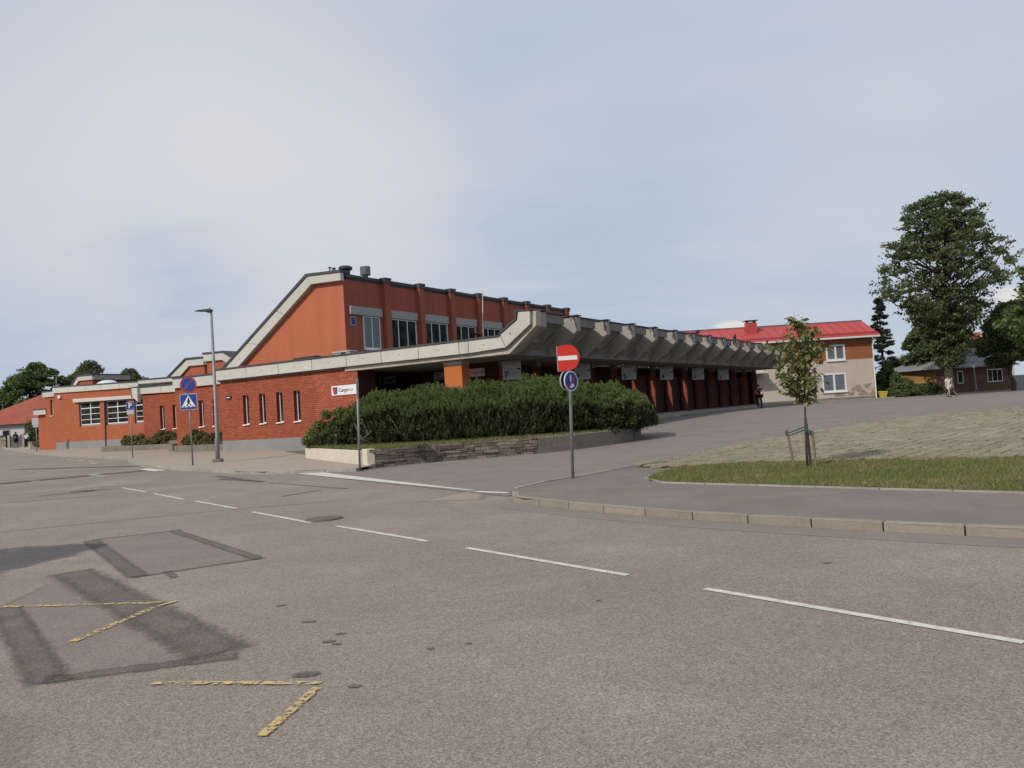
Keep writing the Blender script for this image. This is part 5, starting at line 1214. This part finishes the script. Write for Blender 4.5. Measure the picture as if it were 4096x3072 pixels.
# spruce
t = thing('spruce_tree', 'thin black spruce rising behind the red roofed house', 'tree', (40.9, 88, gz(41, 88)))
tr = MB().tube([(0, 0, -.1), (0, 0, 10.9)], [.22, .03], 8); part('trunk', tr, 'bark', t)
rg = random.Random(9); cs, rs = [], []
bt = MB()
for i in range(150):
    z = rg.uniform(1.5, 10.9); w_ = (11.2 - z) * .23 + .15; a_ = rg.uniform(0, 6.28); q = rg.uniform(.35, 1)
    cs.append((math.cos(a_) * w_ * q, math.sin(a_) * w_ * q, z - w_ * q * .25)); rs.append(.38)
    if i < 60: bt.tube([(0, 0, z), cs[-1]], [.04, .01], 4)
part('branches', bt, 'bark', t)
leaves('crown', cs, rs, 9000, .13, 'spruce', t, 9, .4, .05, 2.6)
for i, (x, y, rx, ry, h_, n, lab) in enumerate(((38.9, 83, 2.0, 1.6, 3.6, 20000, 'bright green hedge bush beside the corner of the red roofed house'), (41.0, 79.6, 1.7, 1.3, 1.5, 14000, 'dark bush against the yellow boards of the wooden house'), (39.0, 79.5, 1.9, 1.4, 1.9, 16000, 'low dark bush behind the yellow bin'), (42.6, 88, 2.2, 2, 4.9, 16000, 'tall bush rising above the left eave of the wooden house'))):
    bush('garden_bush', lab, 'shrub', x, y, gz(x, y), rx, ry, h_, n, 'leafG' if i in (0, 3) else 'leafD', 200 + i, .12, 70, 1.5)

# ------------------------------------------------------------------ red roofed house
hx0, hx1, hy = 15.0, 36.3, 80.0
H_ = thing('red_roofed_house', 'two storey cream and ochre house with a bright red seamed metal roof', 'house', (26, hy, .5))
def hp(name, mb, mt, parent=None, **k): return part(name, mb, mt, parent or H_, off=(26, hy, .5), **k)
wo1 = (31.60, 33.42, 4.55, 6.05); wo2 = (31.0, 33.35, 1.42, 3.22)
mb = MB(); wall_open(mb, hx0, hx1, .3, 4.52, hy, hy + .4, [wo2]); mb.box(hx0, hx1, hy + .6, 86.6, .3, 4.52); hp('ground_floor_wall', mb, 'creamwall')
mb = MB(); wall_open(mb, hx0, hx1 - .01, 4.522, 6.85, hy + .03, hy + .4, [wo1]); mb.box(hx0, hx1 - .01, hy + .6, 86.6, 4.522, 6.85); hp('upper_floor_wall', mb, 'ochre')
hp('plinth', MB().box(hx0, hx1 + .03, hy - .06, hy - .002, .2, .78), 'trough')
hp('flaking_plaster', MB().add([(31.3, hy - .006, .9), (36.2, hy - .006, .85), (36.28, hy - .006, 2.1), (34.2, hy - .006, 1.9), (33.4, hy - .006, 1.3), (31.3, hy - .006, 1.1)], [(0, 1, 2, 3, 4, 5)]), 'creamstain')
for o in (wo1, wo2):
    a, b, z0, z1 = o; f = MB(); tt = .13
    wall_open(f, a - .05, b + .05, z0 - .05, z1 + .05, hy - .03, hy + .12, [(a + tt, (a + b) / 2 - .09, z0 + tt, z1 - tt), ((a + b) / 2 + .09, b - tt, z0 + tt, z1 - tt)])
    wn = hp('window', f, 'white')
    hp('pane', MB().box(a + tt, (a + b) / 2 - .09, hy + .04, hy + .05, z0 + tt, z1 - tt), 'glassB', wn); hp('pane', MB().box((a + b) / 2 + .09, b - tt, hy + .04, hy + .05, z0 + tt, z1 - tt), 'glassB', wn)
    hp('sill', MB().box(a - .1, b + .1, hy - .14, hy - .031, z0 - .12, z0 - .055), 'sillm', wn)
hp('blind_slats', MB().box(31.15, 32.0, hy + .055, hy + .06, 1.6, 3.0), 'lintel')
rid = (83.4, 8.62)
rf = MB().prism([(hy - .55, 6.86), (rid[0], rid[1]), (87.2, 6.86), (87.2, 6.78), (rid[0], rid[1] - .1), (hy - .55, 6.78)], hx0, hx1 + .55, 'u'); R1 = hp('roof', rf, 'redroof')
x = hx0
while x < hx1 + .5:
    hp('roof_seam', MB().prism([(hy - .55, 6.862), (rid[0], rid[1] + .002), (rid[0], rid[1] + .06), (hy - .55, 6.92)], x, x + .05, 'u'), 'redroof', R1); x += .95
hp('ridge_cap', MB().box(hx0, hx1 + .55, rid[0] - .12, rid[0] + .12, rid[1] + .02, rid[1] + .08), 'roofcap')
hp('snow_lip', MB().prism([(hy - .2, 7.06), (hy - .1, 7.11), (hy - .1, 7.2), (hy - .2, 7.2)], hx0, hx1 + .5, 'u'), 'redroof', R1)
hp('gutter', MB().box(hx0, hx1 + .5, hy - .68, hy - .56, 6.62, 6.78), 'white'); hp('eaves', MB().box(hx0, hx1 + .3, hy - .55, hy - .01, 6.60, 6.76), 'greyfr')
hp('downpipe', MB().tube([(hx1 - .08, hy - .12, .4), (hx1 - .08, hy - .12, 6.3), (hx1 + .2, hy - .6, 6.65)], .06, 8), 'white')
ch = hp('chimney', MB().box(24.35, 25.35, 81.6, 82.5, 7.4, 9.0), 'redroof'); hp('chimney_cap', MB().box(24.2, 25.5, 81.45, 82.65, 9.15, 9.22).box(24.45, 24.52, 81.7, 82.4, 9.0, 9.15).box(25.2, 25.27, 81.7, 82.4, 9.0, 9.15), 'roofcap', ch)
cn = thing('entrance_canopy', 'small flat concrete canopy projecting from the cream house wall', 'canopy', (24.6, hy, 3.8))
part('slab', MB().box(-1.2, .55, -1.5, -.001, -.18, .02), 'concrete', cn, bevel=.02); part('block', MB().box(-.1, .45, -.7, -.001, .022, .5), 'whitewall', cn, bevel=.02)
part('bracket', MB().tube([(-.1, -.02, -.6), (-.1, -.85, -.19)], .025, 6), 'darkm', cn)

# wooden house (turned a little, corner towards us)
WH = thing('wooden_house', 'long low brown boarded house with grey hipped roof and yellow boarded end', 'house', (46, 82, .4))
def wp(name, mb, mt, parent=None, **k): return part(name, mb, mt, parent or WH, off=(46, 82, .4), **k)
cx_, cy_ = 42.6, 80.3          # near corner
ex, ey = 50.6, 81.0            # east end of the brown front
wx, wy = 40.6, 84.6            # north end of the yellow side
def boards(p, q, z0, z1, mt, skip=(), hgt=.17):
    p, q = Vector(p), Vector(q); d_ = (q - p).normalized(); n_ = Vector((d_.y, -d_.x)); L_ = (q - p).length; z = z0
    mb = MB(); orient_box(mb, p - n_ * .03, q - n_ * .03, .2, z0, z1); wp('wall', mb, mt)
    while z < z1 - .02:
        spans = [(0, L_)]
        for a_, b_, za, zb in skip:
            if za < z + hgt * .5 < zb: spans = [s for x0, x1 in spans for s in ((x0, min(a_, x1)), (max(b_, x0), x1)) if s[1] - s[0] > .03]
        for x0, x1 in spans:
            mb = MB(); orient_box(mb, p + d_ * x0, p + d_ * x1, .028, z + .006, min(z + hgt, z1) - .006); wp('board', mb, mt)
        z += hgt
wn_b = [(2.15, 2.75, 1.45, 2.72), (5.35, 6.95, 1.42, 2.72)]
boards((cx_, cy_), (ex, ey), .4, 3.1, 'wood', wn_b); boards((wx, wy), (cx_ - .03, cy_ + .02), .4, 3.05, 'woodY', hgt=.22)
d_ = (Vector((ex, ey)) - Vector((cx_, cy_))).normalized(); n_ = Vector((d_.y, -d_.x))
for k, (a_, b_, z0, z1) in enumerate(wn_b):
    p, q = Vector((cx_, cy_)) + d_ * a_, Vector((cx_, cy_)) + d_ * b_
    f = MB(); orient_box(f, p + n_ * .03, q + n_ * .03, .05, z0, z0 + .09); orient_box(f, p + n_ * .03, q + n_ * .03, .05, z1 - .09, z1)
    m_ = 1 if k == 0 else 3
    for i in range(m_ + 1):
        c_ = p + (q - p) * (i / m_) - d_ * (.045 if i == m_ else (0 if i == 0 else .02)); orient_box(f, c_ + n_ * .031, c_ + d_ * (.07 if i in (0, m_) else .05) + n_ * .031, .05, z0 + .09, z1 - .09)
    w_ = wp('window', f, 'white'); g_ = MB(); orient_box(g_, p + n_ * .012, q + n_ * .012, .02, z0 + .06, z1 - .06); wp('pane', g_, 'glass', w_)
# hipped roof
zr, ze = 5.0, 3.10
P4 = [(cx_ - .7, cy_ - .6), (ex + .5, ey - .5), (ex + .3, ey + 6.5), (wx - .8, wy + 1.5)]
rA, rB = (45.4, 84.0), (48.6, 84.2)
rfm = MB(); rfm.add([(*P4[0], ze), (*P4[1], ze), (*P4[2], ze), (*P4[3], ze), (*rA, zr), (*rB, zr)], [(0, 1, 5, 4), (1, 2, 5), (2, 3, 4, 5), (3, 0, 4)]); rfm.add([(*P4[0], ze - .1), (*P4[1], ze - .1), (*P4[2], ze - .1), (*P4[3], ze - .1), (*P4[0], ze), (*P4[1], ze), (*P4[2], ze), (*P4[3], ze)], [(0, 1, 5, 4), (1, 2, 6, 5), (2, 3, 7, 6), (3, 0, 4, 7), (3, 2, 1, 0)])
wp('roof', rfm, 'slate')
for k in range(9):
    a_ = Vector(P4[0]).lerp(Vector(P4[1]), (k + .5) / 9); b_ = Vector(rA).lerp(Vector(rB), (k + .5) / 9)
    wp('roof_seam', MB().tube([(a_.x, a_.y, ze + .02), (b_.x, b_.y, zr + .01)], .025, 4), 'slate')
wp('gutter', MB().tube([(*P4[0], ze - .05), (*P4[1], ze - .05)], .05, 6).tube([(*P4[0], ze - .05), (*P4[3], ze - .05)], .05, 6), 'greyfr')
gp_ = thing('gate', 'pale grey boarded gate at the right end of the wooden house', 'gate', (52, 81.3, .45), R(5))
for i in range(9): part('board', MB().box(-1.2 + i * .36, -1.2 + i * .36 + .34, -.02, .02, .0, 1.5), 'lintel', gp_)
part('rail', MB().box(-1.25, 2.1, .021, .06, 1.2, 1.32).box(-1.25, 2.1, .021, .06, .2, .32), 'greyfr', gp_)
ps_ = thing('utility_post', 'pale post with a small light in front of the brown boarded wall', 'post', (45.6, 79.0, gz(45.6, 79)))
part('post', MB().tube([(.1, 0, 0), (0, 0, 2.9)], [.09, .06], 8), 'metal', ps_); part('foot', MB().tube([(.1, 0, -.05), (.1, 0, .35)], .17, 10), 'trough', ps_); part('lamp', MB().box(-.12, .12, -.1, .1, 2.45, 2.8), 'whitesign', ps_, bevel=.03)
# distant red roof behind
dh = thing('distant_house', 'pale distant house whose orange tiled roof shows over the wooden house', 'house', (60.2, 100, .5))
part('wall', MB().box(-2, 2.6, 0, 6, -.2, 5.0), 'creamwall', dh); part('roof', MB().prism([(-.6, 5.1), (3, 7.4), (6.6, 5.1)], -2.4, 3.0, 'u'), 'tileroof', dh); part('chimney', MB().box(-.1, .5, 1.2, 2, 5.6, 7.4), 'whitewall', dh)
# yellow bin
bn = thing('yellow_bin', 'small yellow grit bin at the right corner of the cream house', 'bin', (36.75, 79.6, gz(36.7, 79.6) + .01))
bm2 = MB(); bm2.add([(-.22, -.2, 0), (.25, -.2, 0), (.25, .2, 0), (-.22, .2, 0), (-.34, -.28, .62), (.36, -.28, .55), (.36, .28, .55), (-.34, .28, .62)], [(0, 3, 2, 1), (4, 5, 6, 7), (0, 1, 5, 4), (1, 2, 6, 5), (2, 3, 7, 6), (3, 0, 4, 7)])
part('body', bm2, 'binm', bn, bevel=.02); part('lid', MB().add([(-.37, -.31, .63), (.39, -.31, .56), (.39, .31, .56), (-.37, .31, .63), (-.33, -.27, .70), (.35, -.27, .64), (.35, .27, .64), (-.33, .27, .70)], [(0, 3, 2, 1), (4, 5, 6, 7), (0, 1, 5, 4), (1, 2, 6, 5), (2, 3, 7, 6), (3, 0, 4, 7)]), 'binm', bn)
kb = link('far_kerb', None); kb['kind'] = 'structure'
kerb_run(kb, [(24, 79.2), (37.5, 78.8), (44, 78.3), (60, 79.5)], 1.0, .2, .1, .01, 'kerb_stone', 'edge', side=1, bev=0)

# ------------------------------------------------------------------ left background
LH = thing('white_house', 'white house with steep clay red hipped roof at the left edge', 'house', (-66, 112, .5))
def hpL(name, mb, mt, parent=None, **k): return part(name, mb, mt, parent or LH, off=(-66, 112, .5), **k)
hpL('wall', MB().box(-80, -67.3, 110, 120, .4, 3.75), 'clW')
hpL('cornice', MB().box(-80.2, -67.1, 109.8, 120, 3.4, 3.76), 'lintel')
rf = MB(); rf.add([(-76.5, 109.4, 3.8), (-58, 109.4, 3.8), (-58, 121, 3.8), (-76.5, 121, 3.8), (-67.2, 115, 8.05), (-58, 115, 8.05)], [(0, 1, 5, 4), (2, 3, 4, 5), (3, 0, 4), (1, 2, 5)]); RL = hpL('roof', rf, 'tileroof')
for i in range(4):
    x = -79 + 2.6 * i + (.9 if i > 1 else 0); wn = hpL('window', MB().box(x, x + 1.0, 109.93, 109.99, 1.35, 3.05), 'greyfr'); hpL('pane', MB().box(x + .1, x + .9, 109.9, 109.925, 1.45, 2.95), 'glass', wn)
RL2 = thing('orange_roofed_house', 'low orange roofed house beyond the white house at the very left', 'house', (-84, 118, .5))
part('wall', MB().box(-8, 7, 0, 8, -.1, 3.0), 'clW', RL2); part('roof', MB().prism([(-.6, 3.05), (4, 5.4), (8.6, 3.05)], -8.5, 7.5, 'u'), 'tileroof', RL2)
# rubble wall and gate
fw_ = thing('rubble_fence', 'dark rubble stone garden wall beyond the walking pair', 'wall', (-62, 103, .5))
def rubble(root, p, q, z0, z1, thk, mt, seed, n0):
    rg = random.Random(seed); p, q = Vector(p), Vector(q); L_ = (q - p).length; d_ = (q - p) / L_; n_ = Vector((d_.y, -d_.x))
    mb = MB(); orient_box(mb, p, q, thk, z0 - .2, z1 - .04); part('wall_core', lo(mb, *n0), 'stonemortar', root); z = z0
    while z < z1:
        hh = min(rg.uniform(.2, .34), z1 - z + .05); s = -rg.uniform(0, .3)
        while s < L_:
            w_ = rg.uniform(.35, .85); a_ = p + d_ * max(s, 0) + n_ * .06; b_ = p + d_ * min(s + w_ - .03, L_) + n_ * .06
            if (b_ - a_).length > .08:
                m2 = MB(); orient_box(m2, a_, b_, .1, z, z + hh - .03); m2.v = [(x + rg.uniform(-.03, .03), y + rg.uniform(-.03, .03), zz_ + rg.uniform(-.03, .03)) for x, y, zz_ in m2.v]; part('stone', lo(m2, *n0), mt, root)
            s += w_
        z += hh
rubble(fw_, (-60.4, 104), (-52.5, 104), .5, 2.25, .4, 'stone', 61, (-62, 103, .5))
fw2 = thing('pale_rubble_wall', 'pale rubble stone wall stub at the far left with a grey gate', 'wall', (-68, 104, .5))
rubble(fw2, (-70.5, 104.5), (-66.4, 104.5), .5, 2.2, .4, 'boulder', 62, (-68, 104, .5))
part('coping', MB().box(-3, 1.7, .3, .95, 1.71, 1.82), 'darkm', fw2)
gt = thing('garden_gate', 'grey metal garden gate between stone posts behind the walking pair', 'gate', (-64.9, 104.4, .5))
for i in range(8): part('slat', MB().box(-.85 + i * .19, -.85 + i * .19 + .17, -.03, .03, .05, 1.6), 'pipe', gt)
for x in (-1.15, .75): part('gate_post', MB().box(x, x + .28, -.15, .2, 0, 1.75), 'boulder', gt)
bush('garden_bush', 'dark green bush swallowing the white house corner beside the station', 'shrub', -62.9, 107, .6, 2.9, 2.4, 4.2, 12000, 'leafG', 301, .16, 40, 1.5)
bush('garden_bush', 'dark green bush behind the rubble wall right beside the station corner', 'shrub', -59.2, 106, .6, 2.6, 2.2, 4.6, 10000, 'leafG', 302, .16, 36, 1.5)
for i, (x, y, h_, w_, lab) in enumerate(((-89, 150, 14.2, 7.5, 'big rounded tree behind the clay red roof, crown tallest of the left group'), (-98, 152, 10.2, 5, 'lower tree left of the big rounded tree'), (-106, 150, 12.4, 4.5, 'tree cut by the left edge of the picture'),
                                        (-80.0, 152, 14.2, 6.5, 'tree behind the roof light block of the station'), (-84.5, 158, 13.6, 5.5, 'tree filling the gap behind the small street lamp'), (-74.5, 156, 12.6, 5.0, 'tree at the right end of the left group'), (-96, 146, 8.6, 4, 'bushy tree low behind the clay red roof'))):
    tree('background_tree', lab, 'tree', x, y, h_, [(1.5, w_ * .9, w_ * .9), (h_ * .3, w_ * 1.1, w_ * 1.1), (h_ * .6, w_ * 1.1, w_ * 1.1), (h_ * .82, w_ * .85, w_ * .9), (h_ * .96, w_ * .45, w_ * .5), (h_ * 1.04, .3, .4)], .35, 2, 110, 17000, .34, 'leafL' if i % 2 else 'leafG', 400 + i, clump=(.9, 1.7), limbs=6, group='trees beyond the clay red roof')
def lamp(x, y, z0, h_, lab):
    l_ = thing('street_lamp', lab, 'street lamp', (x, y, z0)); part('post', MB().tube([(0, 0, 0), (0, 0, h_)], [.09, .06], 8), 'metal', l_)
    part('lamp_head', MB().box(-.7, .1, -.12, .12, h_, h_ + .1), 'pipe', l_, bevel=.02)
lamp(-82.9, 130, .5, 7.0, 'street lamp in front of the white house at the left edge')
lamp(-62.9, 110.5, .5, 9.6, 'small street lamp rising behind the far end of the station roof')

# ------------------------------------------------------------------ people
def skin_obj(name, verts, edges, radii, mt, parent, root=0, sub=2):
    me = bpy.data.meshes.new(name); me.from_pydata(verts, edges, []); o = link(name, me, parent)
    sm = o.modifiers.new('skin', 'SKIN'); sm.use_smooth_shade = True
    sk = me.skin_vertices[0].data if me.skin_vertices else None
    if sk is None:
        me.attributes  # ensure layer
        bm = bmesh.new(); bm.from_mesh(me); bm.verts.layers.skin.verify(); bm.to_mesh(me); bm.free(); sk = me.skin_vertices[0].data
    for i, r_ in enumerate(radii):
        sk[i].radius = (r_, r_) if not hasattr(r_, '__len__') else r_
        sk[i].use_root = (i == root)
    s2 = o.modifiers.new('sub', 'SUBSURF'); s2.levels = sub; s2.render_levels = sub
    me.materials.append(M[mt]); return o
def person(label, loc, rz, J, cloth, skin='skin', h=1.7, hairm='hair', group=None):
    """J: joint dict in metres for a 1.7 m figure"""
    t = thing('person', label, 'person', loc, rz, group); k = h / 1.7
    names = ['pelvis', 'waist', 'chest', 'neck', 'head0', 'head', 'shL', 'elL', 'wrL', 'haL', 'shR', 'elR', 'wrR', 'haR', 'hipL', 'knL', 'anL', 'toL', 'hipR', 'knR', 'anR', 'toR']
    rad = [.115, .105, .13, .052, .072, .088, .055, .040, .028, .030, .055, .040, .028, .030, .085, .056, .040, .034, .085, .056, .040, .034]
    ed = [(0, 1), (1, 2), (2, 3), (3, 4), (4, 5), (2, 6), (6, 7), (7, 8), (8, 9), (2, 10), (10, 11), (11, 12), (12, 13), (0, 14), (14, 15), (15, 16), (16, 17), (0, 18), (18, 19), (19, 20), (20, 21)]
    vs = [tuple(c * k for c in J[n]) for n in names]; rd = [r_ * k for r_ in rad]
    for s, hi in (('L', 9), ('R', 13)):        # fingers and thumb
        w_ = Vector(vs[hi - 1]); h_ = Vector(vs[hi]); d_ = (h_ - w_).normalized(); sd_ = d_.cross(Vector((0, 1, .2))).normalized()
        for f in range(4):
            b_ = h_ + d_ * .05 * k + sd_ * (f - 1.5) * .019 * k; e_ = b_ + d_ * (.05, .06, .055, .04)[f] * k + Vector((0, -.012, 0))
            vs += [tuple(b_), tuple(e_)]; rd += [.009 * k, .007 * k]; ed += [(hi, len(vs) - 2), (len(vs) - 2, len(vs) - 1)]
        e_ = w_.lerp(h_, .5) + sd_ * .045 * k + d_ * .03 * k; vs.append(tuple(e_)); rd.append(.010 * k); ed.append((hi, len(vs) - 1))
    skin_obj('body', vs, ed, rd, skin, t)
    hd = Vector(vs[5])
    part('face', MB().ball((hd.x - .03 * k, hd.y - .082 * k, hd.z + .0), .011 * k, 6, 4).ball((hd.x + .03 * k, hd.y - .082 * k, hd.z), .011 * k, 6, 4), 'hair', t, label='dark eyes')
    part('nose', MB().ball((hd.x, hd.y - .098 * k, hd.z - .03 * k), (.012 * k, .018 * k, .022 * k), 6, 5), skin, t, smooth=True)
    for s in (-1, 1): part('ear', MB().ball((hd.x + s * .088 * k, hd.y, hd.z - .01), (.012 * k, .022 * k, .032 * k), 6, 5), skin, t, smooth=True)
    part('hair', MB().ball((hd.x, hd.y + .018 * k, hd.z + .035 * k), (.102 * k, .105 * k, .10 * k), 12, 8), hairm, t, smooth=True)
    for nm, joints, radii, mt_ in cloth:
        idx = {}; v2, r2, e2 = [], [], []
        for chain, rr in zip(joints, radii):
            prev = None
            for j, r_ in zip(chain, rr):
                if j not in idx:
                    if '+' in j:
                        a_, b_, f_ = j.split('+'); p = Vector(J[a_]).lerp(Vector(J[b_]), float(f_))
                    else: p = Vector(J[j])
                    idx[j] = len(v2); v2.append(tuple(p * k)); r2.append(r_ * k)
                if prev is not None: e2.append((prev, idx[j]))
                prev = idx[j]
        skin_obj(nm, v2, e2, r2, mt_, t)
    for s in ('L', 'R'):
        a_, b_ = Vector(J['an' + s]) * k, Vector(J['to' + s]) * k; part('shoe', MB().tube([tuple(a_ + Vector((0, .05, -.03)) * k), tuple(b_ + Vector((0, -.05, -.01)) * k)], [.05 * k, .04 * k], 8), 'clB', t, smooth=True)
    return t
def pose(**o):
    J = dict(pelvis=(0, 0, .93), waist=(0, 0, 1.08), chest=(0, 0, 1.28), neck=(0, 0, 1.45), head0=(0, -.01, 1.52), head=(0, -.02, 1.60),
             shL=(-.18, 0, 1.38), elL=(-.22, .02, 1.10), wrL=(-.22, -.06, .87), haL=(-.22, -.08, .80), shR=(.18, 0, 1.38), elR=(.22, .02, 1.10), wrR=(.22, -.06, .87), haR=(.22, -.08, .80),
             hipL=(-.09, 0, .88), knL=(-.10, -.02, .48), anL=(-.10, .02, .08), toL=(-.10, -.14, .035), hipR=(.09, 0, .88), knR=(.10, -.02, .48), anR=(.10, .02, .08), toR=(.10, -.14, .035))
    J.update(o); return J
TORSO = [['pelvis', 'waist', 'chest', 'neck'], ['chest', 'shL', 'shL+elL+.6'], ['chest', 'shR', 'shR+elR+.6']]
TR = [[.14, .135, .155, .075], [.155, .075, .062], [.155, .075, .062]]
LONGT = [['pelvis', 'hipL', 'knL', 'anL'], ['pelvis', 'hipR', 'knR', 'anR']]; LT = [[.145, .105, .075, .06], [.145, .105, .075, .06]]
SHORT = [['pelvis', 'hipL', 'hipL+knL+.75'], ['pelvis', 'hipR', 'hipR+knR+.75']]; SH = [[.15, .12, .10], [.15, .12, .10]]
def stride(s, dy=.22):
    return dict(knL=(-.09, -.16 * s, .50), anL=(-.09, -.2 * s + .05, .08), toL=(-.09, -.2 * s - .11, .035), knR=(.09, .06 * s, .47), anR=(.09, .26 * s, .14), toR=(.09, .14 * s, .04))
# right pair
px, py = 31.2, 57.4
person('walker in white top and pale shorts, left one of the right hand pair', (px, py, gz(px, py) + .01), R(15), pose(**stride(1)), [('top', TORSO, TR, 'clW'), ('shorts', SHORT, SH, 'clW')], 'skin', 1.55)
person('walker in grey top and grey trousers, right one of the right hand pair', (px + .42, py + .25, gz(px, py) + .01), R(60), pose(**stride(-1.2)), [('top', TORSO, TR, 'clG'), ('trousers', LONGT, LT, 'clG')], 'skin', 1.5)
# left pair seen from behind
px, py = -57.0, 91.5
p_ = person('upright walker in black shorts wearing a backpack on the far left pavement', (px, py, gz(px, py) + .1), R(200), pose(**stride(1)), [('top', TORSO, TR, 'clB'), ('shorts', SHORT, SH, 'clB')], 'skinD', 1.85)
b_ = thing('backpack', 'dark backpack on the back of the walker in black shorts', 'bag', (px, py, gz(px, py) + .1), R(200)); part('bag', MB().box(-.2, .2, .15, .42, 1.1, 1.62), 'clB', b_, bevel=.06); part('pocket', MB().box(-.14, .14, .42, .49, 1.15, 1.38), 'clG', b_, bevel=.03)
px, py = -56.0, 91.8
p_ = person('stooping walker in white top and dark trousers on the far left pavement', (px, py, gz(px, py) + .1), R(195), pose(waist=(0, -.05, 1.07), chest=(0, -.16, 1.24), neck=(0, -.26, 1.37), head0=(0, -.33, 1.42), head=(0, -.40, 1.46), shL=(-.18, -.2, 1.32), shR=(.18, -.2, 1.32), elL=(-.22, -.22, 1.05), elR=(.22, -.22, 1.05), wrL=(-.22, -.3, .85), wrR=(.22, -.3, .85), haL=(-.22, -.33, .79), haR=(.22, -.33, .79), **stride(.9)), [('top', TORSO, TR, 'clW'), ('trousers', LONGT, LT, 'clB')], 'skinD', 1.7, 'clW')
# cyclist and bicycle
px, py = 17.52, 57.0; zc = gz(px, py) + .012
bk = thing('bicycle', 'city bicycle with pale fork and dark front basket held by its rider', 'bicycle', (px - .02, py, zc), R(-98)); bicycle(bk, 'clW', True)
person('cyclist in dark maroon top and black trousers standing over the bicycle', (px + .04, py + .32, zc), 0, pose(pelvis=(.02, .05, .93), waist=(.02, -.02, 1.08), chest=(.02, -.12, 1.28), neck=(.0, -.17, 1.43), head0=(-.01, -.2, 1.50), head=(-.03, -.22, 1.58), shL=(-.16, -.12, 1.37), shR=(.20, -.12, 1.37), elL=(-.27, -.25, 1.18), elR=(.31, -.25, 1.18), wrL=(-.22, -.48, 1.06), wrR=(.22, -.48, 1.06), haL=(-.22, -.55, 1.04), haR=(.22, -.55, 1.04),
       hipL=(-.07, .05, .88), hipR=(.11, .05, .88), knL=(-.12, -.16, .62), anL=(-.12, -.02, .28), toL=(-.12, -.16, .22), knR=(.19, .0, .48), anR=(.20, .05, .08), toR=(.21, -.1, .035)), [('top', TORSO, TR, 'clR'), ('trousers', LONGT, LT, 'clB')], 'skin', 1.7)
